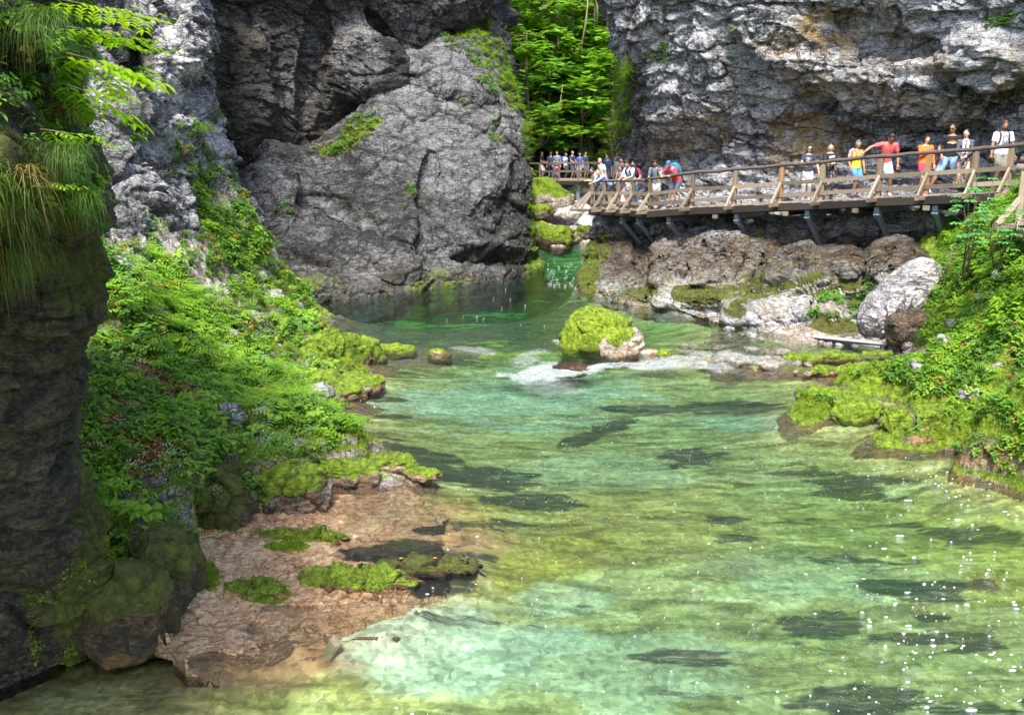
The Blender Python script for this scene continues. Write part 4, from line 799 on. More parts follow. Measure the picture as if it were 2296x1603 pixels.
mb = MB(); a, b = wp(640, 1490, -.8), wp(880, 1600, -.75); mb.beam(a, b, .2, .05, (0, 0, 1)); tag(mb.build('sunken_board', wetw, None, False), 'long dark board lying on the river bed at the bottom', 'board')
# ================================================================ walkways
W1 = woodmat('weathered_rail_wood', (.09, .065, .045), (.27, .21, .16), green=.45); W2 = woodmat('orange_post_wood', (.17, .08, .04), (.36, .19, .10), green=.2)
W3 = woodmat('pale_brace_wood', (.20, .15, .10), (.42, .34, .26)); W4 = woodmat('dark_stringer_wood', (.010, .007, .006), (.035, .025, .018)); W5 = woodmat('handrail_log', (.07, .055, .045), (.24, .19, .155))
W6 = woodmat('deck_plank_wood', (.16, .12, .09), (.40, .33, .27)); STL = plain('galvanised_steel', (.26, .33, .38), .45, .15, 20, Metallic=.6); PLT = plain('pale_bracket', (.55, .56, .55), .5)
DP = [(1325, 466, 35.4), (1400, 468, 33.4), (1455, 471, 32.0), (1550, 463, 30.3), (1645, 459, 29.2), (1748, 453, 28.0), (1840, 449, 27.0), (1968, 441, 25.6), (2075, 436.5, 24.6), (2180, 432, 23.7), (2258, 428, 23.0), (2400, 420, 21.7), (2600, 408, 20.2)]
DW = np.array([at(*p) for p in DP]); DU = np.array([p[0] for p in DP])
back = [np.array(q) for q in (at(1345, 433, 41), at(1345, 415, 48), at(1325, 405, 55), at(1200, 404, 59), at(1090, 404, 61))]
def inward(i, A):
    d = A[min(i+1, len(A)-1)]-A[max(i-1, 0)]; d[2] = 0; d = d/np.linalg.norm(d); return np.array([-d[1], d[0], 0])
def deckpt(u, inset, dz=0):
    p = np.array([np.interp(u, DU, DW[:, k]) for k in range(3)]); k = int(np.clip(np.searchsorted(DU, u)-1, 0, len(DU)-2))
    d = DW[k+1]-DW[k]; d[2] = 0; d /= np.linalg.norm(d); return p+np.array([-d[1], d[0], 0])*inset+np.array([0, 0, dz])
def rotm(x, y, z, loc): return Matrix(((x[0], y[0], z[0], loc[0]), (x[1], y[1], z[1], loc[1]), (x[2], y[2], z[2], loc[2]), (0, 0, 0, 1)))
_pm = []
for k in range(4):
    mb = MB(); mb.beam((0, -.08-k*.012, 0), (0, 1.75, 0), .145, .045); mq = mb.mesh('plank', False); mq.materials.append(W6); _pm.append(mq)
def planks(parent, A, wid=1.5, step=.155, flip=1):
    seg = np.linalg.norm(np.diff(A, axis=0), axis=1); cs = np.concatenate([[0], np.cumsum(seg)]); nn_ = int(cs[-1]/step)
    for i in range(nn_):
        s = (i+.5)*step; p = np.array([np.interp(s, cs, A[:, k]) for k in range(3)]); k = int(np.clip(np.searchsorted(cs, s)-1, 0, len(seg)-1))
        d = (A[k+1]-A[k])/seg[k]; y_ = np.array([-d[1], d[0], 0])*flip; y_ /= np.linalg.norm(y_); z_ = np.cross(d, y_); z_ *= 1 if z_[2] > 0 else -1; x_ = np.cross(y_, z_)
        o = bpy.data.objects.new('plank', _pm[i % 4]); C.objects.link(o); o.parent = parent; o.matrix_world = rotm(x_, y_*wid/1.7, z_, p+np.array([0, 0, -.024+random.uniform(-.003, .003)]))
def rail_part(parent, name, a, b, w_, h_, mat, up=(0, 0, 1), label=None):
    mb = MB(); mb.beam(a, b, w_, h_, up); o = mb.build(name, mat, parent, False)
    if label: o['label'] = label
    return o
def log(parent, name, P, r, mat, jit=.015):
    mb = MB(); Q = []
    for i in range(len(P)-1):
        n_ = 5
        for k in range(n_): Q.append(P[i]+(P[i+1]-P[i])*k/n_)
    Q.append(P[-1]); Q = [q+np.array([random.uniform(-jit, jit), 0, random.uniform(-jit, jit)]) for q in Q]
    mb.tube(Q, [r*random.uniform(.88, 1.12) for _ in Q], 10, ref=(0, 0, 1)); return mb.build(name, mat, parent)
bw = empty('boardwalk', (0, 0, 0), label='long wooden boardwalk fixed to the right cliff above the river', cat='boardwalk')
planks(bw, DW)
UP = np.array([0, 0, 1.])
# posts, rails, braces
posts = [(1325, 1), (1353, 0), (1385, 1), (1418, 0), (1455, 1), (1550, 1), (1645, 1), (1748, 1), (1840, 1), (1968, 1), (2075, 1), (2180, 1), (2258, 1), (2400, 1), (2560, 1)]
tops = []; mids = []; lows = []
for i, (uu, _) in enumerate(posts):
    p = deckpt(uu, .05); out = -(deckpt(uu, 1)-deckpt(uu, 0)); out /= np.linalg.norm(out); al = np.cross(out, UP)
    hh = 1.08 if uu > 1500 else 1.02
    rail_part(bw, 'post', p+UP*-.16, p+UP*(hh-.03), .10, .10, W2 if i % 3 == 1 and uu > 1600 else W1, out)
    rail_part(bw, 'post_backing', p-out*.0+al*.075+UP*-.05, p+al*.075+UP*(hh-.06), .05, .09, W2, out)
    rail_part(bw, 'outrigger', p-out*1.2+UP*-.10, p+out*.58+UP*-.10, .10, .09, W1, UP)
    rail_part(bw, 'brace', p+out*.53+UP*-.05, p+out*.05+UP*.56, .09, .055, W3 if i % 2 == 0 or uu > 1600 else W1, al)
    rail_part(bw, 'bracket', p+out*.055+UP*-.17+al*.01, p+out*.055+UP*.02+al*.01, .085, .012, PLT, al)
    tops.append(p+UP*hh); mids.append(p+out*.06+UP*.56); lows.append(p+out*.06+UP*.2)
log(bw, 'handrail', [t for t in tops[:5]], .052, W5); log(bw, 'handrail', [tops[4]+UP*.06-(tops[5]-tops[4])*.12]+[t+UP*.03 for t in tops[5:]], .056, W5)
for L_ in (mids, lows):
    for a, b in zip(L_[:-1], L_[1:]): rail_part(bw, 'rail_board', a, b, .03, .115, W1 if random.random() < .6 else W3)
# stringers, joists, steel
for ins, dz in ((-.06, -.17), (.02, -.2), (.9, -.19), (1.6, -.19)):
    for a, b in zip(DU[:-1], DU[1:]): rail_part(bw, 'stringer', deckpt(a+.5, ins, dz), deckpt(b-.5, ins, dz), .12, .20, W4)
for uu in np.linspace(1610, 2560, 7):
    a = deckpt(uu, -.12, -.36); b = deckpt(uu, 1.7, -.36); rail_part(bw, 'crossbeam', a, b, .16, .13, W4)
    rail_part(bw, 'beam_end', a-(b-a)*.012, a+(b-a)*.004, .18, .13, W1)
for k, (uu, ln) in enumerate([(1345, 1.5), (1393, 1.1), (1430, 1.1), (1500, 1.35), (1652, 1.35), (1812, 1.3), (1968, 1.5), (2100, 1.2), (2300, 1.2)]):
    a = deckpt(uu, .0, -.37); inn = deckpt(uu, 1)-deckpt(uu, 0); b = a+inn*2.2
    rail_part(bw, 'steel_beam', a, b, .15, .16, STL)
    s0 = a+inn*.05-UP*.08; s1 = s0+inn*ln*.9-UP*ln*.92
    mb = MB(); mb.beam(s0, s1, .13, .12, (0, 0, 1)); mb.beam(s0-UP*.02-(s1-s0)*.01, s0+(s1-s0)*.1, .18, .17); mb.beam(s1-(s1-s0)*.1, s1+UP*-.3, .2, .06, inn); mb.build('strut', STL, bw, False)
# far walkway
fw = empty('far_walkway', (0, 0, 0), label='distant wooden walkway with railing crossing the gap between the cliffs', cat='walkway')
FA = np.array([DW[0]+np.array([.2, .5, .0]), back[0], back[1], back[2]]); planks(fw, FA[::-1]+np.array([-.1, 0, .0]), 1.9, .31)
FB = np.array([back[2]+np.array([.5, 0, 0]), back[3], back[4]]); planks(fw, FB[::-1], 2.2, .31)
cs = np.linalg.norm(FB[-1]-FB[0]); nP = 6; ft = []
for i in range(nP+1):
    p = FB[0]+(FB[-1]-FB[0])*i/nP; p[1] -= .05; ft.append(p+UP*1.05)
    rail_part(fw, 'post', p-UP*.2, p+UP*1.03, .12, .12, W1, (0, 1, 0))
for a, b in zip(ft[:-1], ft[1:]):
    rail_part(fw, 'handrail', a, b, .09, .09, W1); rail_part(fw, 'rail_board', a-UP*.5, b-UP*.5, .04, .12, W1)
    rail_part(fw, 'kick_board', a-UP*1.0, b-UP*1.0, .05, .16, W3); rail_part(fw, 'stringer', a-UP*1.22, b-UP*1.22, .14, .22, W4)
for i, ft_ in enumerate(ft[1:4]): rail_part(fw, 'support_post', ft_-UP*4.2+np.array([0, .4, 0]), ft_-UP*1.2+np.array([0, .4, 0]), .22, .22, STL, (0, 1, 0))
sA = [FA[i]+(np.array([-.1, 0, 0])) for i in range(len(FA))]
for a, b in zip(sA[:-1], sA[1:]):
    rail_part(fw, 'handrail', a+UP*1.02, b+UP*1.02, .08, .08, W1); rail_part(fw, 'rail_board', a+UP*.5, b+UP*.5, .04, .12, W1); rail_part(fw, 'stringer', a-UP*.2, b-UP*.2, .14, .22, W4)
for p in sA[:3]: rail_part(fw, 'post', p-UP*.2, p+UP*1.0, .1, .1, W1, (0, 1, 0))
# outrigger cluster left of the corner
p0 = deckpt(1325, 0.05)
for dx in (0, .32): rail_part(bw, 'brace', p0+np.array([-.62-dx*.6, .25+dx, -.08]), p0+np.array([-.06, .1, .6]), .09, .055, W3, (0, 1, 0))
rail_part(bw, 'outrigger', p0+np.array([-.85, .5, -.12]), p0+np.array([.5, .2, -.12]), .1, .09, W1)
# near stair railing at the right edge
nr = empty('near_railing', (0, 0, 0), label='closer wooden railing with slanting brace at the right edge above the bushes', cat='railing')
q0 = at(2262, 497, 17.8); q1 = at(2283, 500, 17.6); tp = at(2286, 392, 17.6)
dirn = np.array([.84, -.54, 0.02]); outn = np.array([-.54, -.84, 0])
for k in range(4):
    b0 = q1+dirn*1.5*k
    rail_part(nr, 'post', b0-UP*.1, b0+UP*1.02, .11, .11, W3, outn)
    rail_part(nr, 'brace', b0+np.array([-.47, -.12, -.02]) if k == 0 else b0+outn*.5-UP*.02, b0+UP*.5, .1, .06, W3, (0, 1, 0))
    rail_part(nr, 'outrigger', b0+np.array([-.52, -.1, -.06]) if k == 0 else b0+outn*.52-UP*.06, b0+np.array([.4, .1, -.06]), .1, .09, W1)
    rail_part(nr, 'bracket', b0+outn*.06-UP*.14, b0+outn*.06+UP*.1, .09, .012, PLT, dirn)
log(nr, 'handrail', [q1-dirn*.15+UP*1.05, q1+dirn*1.5+UP*1.06, q1+dirn*4.6+UP*1.1], .075, W1); log(nr, 'handrail', [q1-dirn*.1+UP*1.2-outn*.1, q1+dirn*2+UP*1.3-outn*.1, q1+dirn*4.6+UP*1.4-outn*.1], .06, W5)
for z_ in (.2, .6): rail_part(nr, 'rail_board', q1+UP*z_-outn*.07, q1+dirn*4.6+UP*z_-outn*.07, .03, .12, W1)
planks(nr, np.array([q1+dirn*4.6, q1-dirn*.1])+UP*.0, 1.5, .155, -1)
rail_part(nr, 'stringer', q1-UP*.2, q1+dirn*4.6-UP*.2, .12, .2, W4)
# ================================================================ vegetation
LM = {}
LM['herb'] = leafmat('herb_leaf', (.05, .135, .014), (.16, .33, .032))
LM['bright'] = leafmat('bright_leaf', (.15, .31, .020), (.34, .54, .040), trans=.5)
LM['yellow'] = leafmat('backlit_leaf', (.20, .36, .01), (.38, .52, .02), trans=.6, yf=.02)
LM['grass'] = leafmat('grass_blade', (.06, .13, .012), (.17, .30, .03), trans=.4, yellow=(.34, .24, .08), yf=.12)
LM['glow'] = leafmat('bright_grass', (.12, .22, .012), (.26, .42, .03), trans=.55)
LM['tree'] = leafmat('tree_leaf', (.05, .18, .012), (.20, .44, .03), trans=.45)
LM['treeb'] = leafmat('sunny_tree_leaf', (.16, .34, .024), (.38, .60, .055), trans=.5)
LM['sap'] = leafmat('sapling_leaf', (.07, .26, .07), (.18, .46, .14), trans=.4, yf=.02)
LM['moss'] = leafmat('moss_strand', (.10, .16, .008), (.27, .38, .015), trans=.2, yf=.02)
LM['white'] = plain('small_white_flower', (.8, .8, .74), .7, .05)
LM['litter'] = leafmat('fallen_leaf', (.14, .05, .018), (.38, .17, .08), trans=.1)
LM['bark'] = plain('bark', (.13, .10, .07), .9, .3, 20); LM['palebark'] = plain('pale_bark', (.30, .24, .17), .9, .3, 20)
def leaf(mb, base, d, L, Wd, up=(0, 0, 1), fold=.15, droop=.2):
    base = np.array(base, float); d = np.array(d, float); d /= np.linalg.norm(d)+1e-9; s = np.cross(d, up); s /= np.linalg.norm(s)+1e-9; n_ = np.cross(s, d)
    p = lambda t, w_, h: base+d*L*t+s*Wd*w_+n_*h*L-np.array([0, 0, droop*L*t*t])
    V = [p(0, 0, 0), p(.35, -.5, fold*.5), p(.75, -.38, fold*.4), p(1, 0, 0), p(.75, .38, fold*.4), p(.35, .5, fold*.5), p(.5, 0, -.02)]
    mb.add(V, [(0, 1, 6), (1, 2, 6), (2, 3, 6), (3, 4, 6), (4, 5, 6), (5, 0, 6)])
def rv(r, el0, el1):
    a = r.uniform(0, 2*math.pi); e = math.radians(r.uniform(el0, el1)); return np.array([math.cos(a)*math.cos(e), math.sin(a)*math.cos(e), math.sin(e)])
def stem(mb, a, b, r0=.004, r1=.002): mb.tube([a, b], [r0, r1], 3, cap=False)
def herb(seed, n_=9, S=.14, ll=.055):
    r = random.Random(seed); mb = MB()
    for i in range(n_):
        d = rv(r, 25, 85); L = S*r.uniform(.4, 1); tip = d*L; stem(mb, (0, 0, 0), tip, .002, .001)
        for k in range(3):
            dd = rv(r, -10, 35); leaf(mb, tip, dd, ll*r.uniform(.7, 1.2), ll*.55, droop=.3)
    return mb
def fern(seed, n_=5, S=.3):
    r = random.Random(seed); mb = MB()
    for i in range(n_):
        a = r.uniform(0, 6.28); d = np.array([math.cos(a), math.sin(a), 0]); prev = np.zeros(3); m_ = 8
        for k in range(1, m_+1):
            t = k/m_; q = d*S*t+np.array([0, 0, S*(.75*t-.75*t*t)+.02]); sd_ = np.cross(d, (0, 0, 1))
            ln = S*.30*(1-t*.8)
            for s_ in (-1, 1): leaf(mb, q, sd_*s_+d*.35, ln, ln*.34, droop=.15)
    return mb
def tuft(seed, n_=34, S=.25, droop=.6, w_=.0045, sweep=(0, 0)):
    r = random.Random(seed); mb = MB()
    for i in range(n_):
        a = r.uniform(0, 6.28); L = S*r.uniform(.55, 1.15); o = np.array([r.uniform(-.03, .03), r.uniform(-.03, .03), 0])*S*4
        h = np.array([math.cos(a)+sweep[0], math.sin(a)+sweep[1], 0]); sd_ = np.array([-math.sin(a), math.cos(a), 0]); V = []
        for k in range(4):
            t = k/3; q = o+h*L*(.15*t+.55*t*t)+np.array([0, 0, L*(t*.95-droop*t*t)]); ww = w_*(1-t)+.0004
            V += [q-sd_*ww, q+sd_*ww]
        mb.add(V, [(0, 1, 3, 2), (2, 3, 5, 4), (4, 5, 7, 6)])
    return mb
def hanging(seed, n_=60, S=.55, w_=.004):
    r = random.Random(seed); mb = MB()
    for i in range(n_):
        kk = r.uniform(.35, 1.15); k3 = r.uniform(.1, .55); wv = r.uniform(-.12, .12)
        a = r.uniform(-1.7, 1.7); h = np.array([math.sin(a), -math.cos(a), 0]); L = S*r.uniform(.5, 1.2); o = np.array([r.uniform(-.12, .12), r.uniform(-.02, .02), r.uniform(-.05, .05)])*S*2.4; sd_ = np.array([math.cos(a), math.sin(a), 0]); V = []
        for k in range(6):
            t = k/5; q = o+h*L*(k3+.15)*(1-(1-t)**2)*1.2+np.array([0, 0, L*(k3*t-kk*t*t)])+sd_*wv*L*t*t*(1+r.uniform(-.3, .3)); ww = w_*(1-t*.85)
            V += [q-sd_*ww, q+sd_*ww]
        mb.add(V, [(2*k, 2*k+1, 2*k+3, 2*k+2) for k in range(5)])
    return mb
def spray(seed, S=1.0, n_=9, ll=.075):
    r = random.Random(seed); mb = MB(); main = [np.array([0, 0, 0])]; d = np.array([1, 0, .12])
    stem(mb, (0, 0, 0), d*S*.9, .012*S, .004*S)
    for i in range(n_):
        t = .15+.8*i/n_; q = d*S*.9*t
        for s_ in (-1, 1):
            dd = np.array([.75, s_*r.uniform(.5, 1), r.uniform(-.12, .08)]); L = S*.5*(1-t*.6)
            for k in range(int(9*(1-t*.5))+1):
                qq = q+dd*L*(k+.5)/9.
                for s2 in (-1, 1): leaf(mb, qq, dd+np.array([s2*.5, -s2*.6*s_, r.uniform(-.3, .2)]), ll*r.uniform(.7, 1.2), ll*.6, droop=.25)
    return mb
def mossclump(seed, S=.03):
    r = random.Random(seed); mb = MB()
    for i in range(16):
        o = np.array([r.uniform(-1, 1), r.uniform(-1, 1), 0])*S; d = rv(r, 35, 90); sd_ = np.cross(d, rv(r, 0, 20)); mb.add([o-sd_*S*.14, o+sd_*S*.14, o+d*S*r.uniform(.6, 1.1)], [(0, 1, 2)])
    return mb
def flowers(seed, S=.2):
    r = random.Random(seed); mb = MB()
    for i in range(7):
        q = np.array([r.uniform(-.5, .5)*S, r.uniform(-.5, .5)*S, S*r.uniform(.5, 1.1)]); mb.ell(q, (.006, .006, .005), 5, 3)
    return mb
def flatleaf(seed, S=.05):
    r = random.Random(seed); mb = MB()
    for i in range(5): leaf(mb, (r.uniform(-.1, .1), r.uniform(-.1, .1), r.uniform(0, .015)), rv(r, -8, 15), S*r.uniform(.7, 1.3), S*.6, droop=.1)
    return mb
_pc = {}
def proto(name, mb, mat):
    me = mb.mesh(name, False); me.materials.append(mat); o = bpy.data.objects.new(name, me); return o
PR = dict(
 herb=[proto('herb', herb(s, 9, .15, .055), LM['herb']) for s in (1, 2, 3)], herbb=[proto('herb', herb(s, 9, .15, .055), LM['bright']) for s in (4, 5)],
 fern=[proto('fern', fern(s), LM['bright']) for s in (6, 7)], fernd=[proto('fern', fern(s, 5, .26), LM['herb']) for s in (8,)],
 tuft=[proto('tuft', tuft(s), LM['grass']) for s in (9, 10, 11)], glow=[proto('tuft', tuft(s, 34, .3), LM['glow']) for s in (12, 13)],
 hang=[proto('hanging_grass', hanging(s, 60, .5), LM['grass']) for s in (14, 15, 16)], hangg=[proto('hanging_grass', hanging(s, 50, .5, .005), LM['glow']) for s in (17, 18)],
 spray=[proto('spray', spray(s), LM['tree']) for s in (19, 20)], sprayb=[proto('spray', spray(s), LM['treeb']) for s in (21, 22)],
 moss=[proto('moss_clump', mossclump(s), LM['moss']) for s in (23, 24)], flower=[proto('flower', flowers(s), LM['white']) for s in (25, 26)], litter=[proto('litter', flatleaf(s), LM['litter']) for s in (27, 28)],
 big=[proto('broad_leaves', herb(s, 7, .22, .11), LM['bright']) for s in (29, 30)])
def eul(Z, spin):
    Z = Z/(np.linalg.norm(Z, axis=1, keepdims=True)+1e-9); a = np.stack([np.cos(spin), np.sin(spin), 0*spin], 1)
    Y = np.cross(Z, a); Y /= np.linalg.norm(Y, axis=1, keepdims=True)+1e-9; X = np.cross(Y, Z)
    return np.stack([np.arctan2(Y[:, 2], Z[:, 2]), np.arcsin(np.clip(-X[:, 2], -1, 1)), np.arctan2(X[:, 1], X[:, 0])], 1)
def scatter(name, protos, P, Z, S, spin=None, parent=None, **tg):
    n_ = len(P); idx = RNG.integers(0, len(protos), n_)
    me = bpy.data.meshes.new(name); me.from_pydata(np.asarray(P, float).tolist(), [], [])
    E = eul(Z, RNG.uniform(0, 6.283, n_) if spin is None else spin)
    a = me.attributes.new('rot', 'FLOAT_VECTOR', 'POINT'); a.data.foreach_set('vector', E.astype(np.float32).ravel())
    a = me.attributes.new('scl', 'FLOAT', 'POINT'); a.data.foreach_set('value', np.asarray(S*np.ones(n_), np.float32))
    a = me.attributes.new('idx', 'INT', 'POINT'); a.data.foreach_set('value', idx.astype(np.int32))
    o = link(name, me, None, parent); tag(o, **tg)
    key = tuple(p.name for p in protos)
    if key not in _pc:
        g = bpy.data.node_groups.new('scatter', 'GeometryNodeTree'); g.interface.new_socket('Geometry', in_out='INPUT', socket_type='NodeSocketGeometry'); g.interface.new_socket('Geometry', in_out='OUTPUT', socket_type='NodeSocketGeometry')
        I = g.nodes.new('NodeGroupInput'); O = g.nodes.new('NodeGroupOutput'); J = g.nodes.new('GeometryNodeJoinGeometry')
        def na(nm, t): x = g.nodes.new('GeometryNodeInputNamedAttribute'); x.data_type = t; x.inputs[0].default_value = nm; return x.outputs[0]
        r_, s_, i_ = na('rot', 'FLOAT_VECTOR'), na('scl', 'FLOAT'), na('idx', 'INT')
        for k, p in enumerate(protos):
            oi = g.nodes.new('GeometryNodeObjectInfo'); oi.inputs['Object'].default_value = p; oi.inputs['As Instance'].default_value = True
            ip = g.nodes.new('GeometryNodeInstanceOnPoints'); cm = g.nodes.new('FunctionNodeCompare'); cm.data_type = 'INT'; cm.operation = 'EQUAL'
            ii = [s for s in cm.inputs if s.type == 'INT']; g.links.new(i_, ii[0]); ii[1].default_value = k
            cr = [s for s in cm.outputs if s.enabled][0]
            g.links.new(I.outputs[0], ip.inputs['Points']); g.links.new(cr, ip.inputs['Selection']); g.links.new(oi.outputs['Geometry'], ip.inputs['Instance'])
            er = g.nodes.new('FunctionNodeEulerToRotation'); g.links.new(r_, er.inputs[0]); g.links.new(er.outputs[0], ip.inputs['Rotation']); g.links.new(s_, ip.inputs['Scale']); g.links.new(ip.outputs[0], J.inputs[0])
        g.links.new(J.outputs[0], O.inputs[0]); _pc[key] = g
    m_ = o.modifiers.new('scatter', 'NODES'); m_.node_group = _pc[key]; return o
def sample(G, mask, n_, seed=0):
    nv, nu = G.shape[:2]; a = np.cross(G[1:, :-1]-G[:-1, :-1], G[:-1, 1:]-G[:-1, :-1]); ar = np.linalg.norm(a, axis=-1)
    w_ = (ar*np.clip(mask[:-1, :-1], 0, None)).ravel(); 
    if w_.sum() <= 0: return np.zeros((0, 3)), np.zeros((0, 3))
    k = RNG.choice(len(w_), n_, p=w_/w_.sum()); i, j = k//(nu-1), k % (nu-1); f, g = RNG.random((2, n_, 1))
    P = G[i, j]*(1-f)*(1-g)+G[i+1, j]*f*(1-g)+G[i, j+1]*(1-f)*g+G[i+1, j+1]*f*g
    N_ = a[i, j]/(ar[i, j][:, None]+1e-9); s = np.sign((N_*(np.array([0, 0, CAMZ])-P)).sum(1, keepdims=True)); N_ = N_*np.where(s == 0, 1, s); return P, N_
def upmix(N_, k=.35): return N_*k+np.array([0, 0, 1])*(1-k)
def clump(G, sc, seed, lo=-.1, hi=.35): return ss(lo, hi, fbm(G*sc, 3, seed))
def cover(name, pr, G, mask, n_, s0, s1, k=.35, off=0, **tg):
    P, N_ = sample(G, mask, n_)
    if len(P) == 0: return
    return scatter(name, pr, P+N_*off, upmix(N_, k), RNG.uniform(s0, s1, len(P)), kind='stuff', **tg)
# left bank
u, v = proj(GL); zL = GL[..., 2]
onbank = (~shelf) & (GL[..., 1] > 8.2) & (zL > .10) & (u > 120) & inpoly(u, v, [(100,100),(560,100),(700,690),(765,800),(790,900),(800,960),(740,1050),(560,1125),(450,1190),(430,1370),(100,1500)])
rockL = blobs(u, v, [(470,640,90,50),(370,540,140,60,20),(560,690,80,35,10),(250,500,60,80),(610,600,40,70,60),(340,700,60,30),(500,440,40,40,60),(700,965,30,14),(520,760,60,20,10,.8)], .35*fbm(GL*1.2, 3, 5))
litter = blobs(u, v, [(330,865,110,36,25),(270,930,80,60,40),(320,1010,60,60,40),(400,880,60,25)], .3*fbm(GL*1.2, 3, 15))
ridgeL = blobs(u, v, [(760,1040,240,60,5),(520,1150,120,60),(640,1080,150,50),(720,860,120,60,30),(790,800,60,90,-35)], .25*fbm(GL*1.2, 3, 16))
base = onbank*(v < 1370)*(1-.97*rockL)*(1-.75*litter)*(1-.85*ridgeL)
cover('undergrowth', PR['herb'], GL, base*(.06+clump(GL, .9, 41, 0, .4)), 4300, .6, 2.0, label='dark green leafy undergrowth on the left bank', cat='undergrowth')
cover('undergrowth', PR['herbb'], GL, base*(.06+clump(GL, .8, 42, 0, .4)), 3600, .6, 2.0, label='bright green leafy undergrowth on the left bank', cat='undergrowth')
layer = blobs(u, v, [(480,830,230,70,15),(350,720,160,90),(600,900,160,50,10),(300,640,100,60),(760,940,90,40)], .25*fbm(GL*1., 3, 18))
cover('ferns', PR['fern'], GL, onbank*layer*(.3+clump(GL, 1.2, 43)), 700, .8, 1.7, off=.12, label='pale green layered fern fronds in the middle of the left bank', cat='ferns')
cover('ferns', PR['fernd'], GL, base*(.2+clump(GL, 1.1, 44)), 700, .8, 1.5, label='dark green ferns scattered over the left bank', cat='ferns')
grL = blobs(u, v, [(380,420,120,50,35),(450,500,120,50,40),(300,330,60,60),(560,560,60,60,50),(560,650,60,60,50),(700,880,160,40,20),(640,620,50,60,50),(760,930,80,30)], .3*fbm(GL*1., 3, 19))
cover('grass', PR['tuft'], GL, onbank*(grL+.08), 1600, .8, 1.7, label='grass tufts among the undergrowth of the left bank', cat='grass')
cover('broad_leaves', PR['big'], GL, base*(.2+clump(GL, 1.3, 47)), 420, .6, 1.3, off=.08, label='broad-leaved weeds scattered over the left bank', cat='weeds')
cover('fallen_leaves', PR['litter'], GL, onbank*litter, 2600, .8, 1.4, 1.0, label='red-brown fallen leaves on the left bank', cat='fallen leaves')
cover('white_flowers', PR['flower'], GL, onbank*blobs(u, v, [(230,1000,60,70),(450,1120,60,60),(350,1080,100,60),(620,1130,50,30),(480,430,100,40),(560,1020,200,30,0,.5)]), 230, .7, 1.2, label='tiny white flowers among the left bank greenery', cat='flowers')
mk = ((shelf | (GL[..., 1] > 8.3))*moss*(zL > .03)*np.where(shelf, 1, .8+0*u))
cover('moss', PR['moss'], GL, mk*(v > 760), 30000, .7, 1.5, .9, label='bright moss tufts along the left bank edge', cat='moss')
# pillar cliff greenery
cover('cliff_grass', PR['tuft']+PR['herb'], GP, blobs(uP, vP, [(320,185,45,30,20),(420,330,60,40,60),(440,400,60,40,60),(300,290,60,30),(500,420,30,60),(480,260,30,30,60,.6)], .3*fbm(GP, 3, 21)), 520, .8, 1.9, label='grass and herbs clinging to the pale pillar cliff', cat='grass')
# dome greenery
sh = blobs(uD, vD, [(1120,140,60,60,50),(1155,200,28,70,-15),(1100,110,60,20,20),(1180,290,14,70,0),(1065,80,40,20),(1190,480,8,60)], .25*fbm(GD, 3, 22))
cover('cliff_grass', PR['glow'], GD, sh, 900, 1.0, 2.2, .5, label='bright grass along the right shoulder of the left cliff', cat='grass')
cover('cliff_grass', PR['tuft']+PR['herb'], GD, blobs(uD, vD, [(800,290,60,22,-30),(760,325,60,12,-15),(740,345,50,10),(920,428,14,14),(905,460,14,16),(1060,130,30,14,40),(1010,100,30,12,40),(1090,190,30,10,40),(640,470,20,10),(1040,240,26,8,50),(1110,300,16,30,-20,.6)]), 620, .8, 1.8, label='small grass patches on the ledges of the left cliff', cat='grass')
cover('cliff_grass', PR['herbb']+PR['glow'], GW, blobs(uW, vW, [(1070,70,40,30)]), 160, 1.2, 2.4, label='leafy clump at the top of the left cliff', cat='grass')
# right cliff greenery
cover('cliff_grass', PR['glow']+PR['hangg'], GC, blobs(uC, vC, [(1402,230,14,90),(1396,320,12,30),(1410,150,8,40)])*1.0, 260, 1.0, 2.0, .6, label='yellow-green grass on the left edge of the right cliff', cat='grass')
cover('cliff_plants', PR['herb']+PR['fernd'], GC, blobs(uC, vC, [(1860,668,26,14),(1945,665,40,22,-20),(1990,668,30,16),(1930,715,90,12,0,.6),(1475,125,30,20,-20),(1640,90,10,60,0,.3),(2250,40,40,20,-20),(1820,700,20,10),(1700,520,10,30,0,.2)]), 420, .7, 1.6, label='small green plants growing on the right cliff', cat='plants')
cover('moss', PR['moss'], GC, (blobs(uC, vC, [(1320,600,26,70),(1500,660,200,30,5,.4),(1800,640,260,60,0,.35)])), 5000, .9, 2.0, .8, label='moss tufts on the foot of the right cliff', cat='moss')
# right bank
u, v = proj(GR); zR = GR[..., 2]
onR = inpoly(u, v, [(2130,400),(2105,560),(2090,640),(2078,740),(2010,800),(1900,850),(1760,890),(1760,960),(2000,1000),(2700,1150),(2700,400)])*(zR > .18)*(1-.95*blobs(u, v, [(1870,750,180,30),(2010,640,60,70,-50),(2040,790,60,22)]))*(u > 1780)
mossyR = blobs(u, v, [(1850,900,110,40),(1960,930,110,40),(2080,950,150,40,5),(2200,980,100,40),(1900,835,130,30)], .3*fbm(GR, 3, 24))
baseR = onR*(1-.85*mossyR)
cover('undergrowth', PR['herb'], GR, baseR*(.08+clump(GR, 1, 51)), 4200, .6, 1.4, label='dark green leafy undergrowth on the right bank', cat='undergrowth')
cover('undergrowth', PR['herbb'], GR, baseR*(.1+clump(GR, .9, 52)), 5200, .6, 1.4, label='bright green leafy undergrowth on the right bank', cat='undergrowth')
cover('grass', PR['tuft'], GR, baseR, 700, .7, 1.5, label='grass tufts on the right bank', cat='grass')
cover('ferns', PR['fern'], GR, baseR*clump(GR, 1.2, 53), 300, .6, 1.2, label='fern fronds on the right bank', cat='ferns')
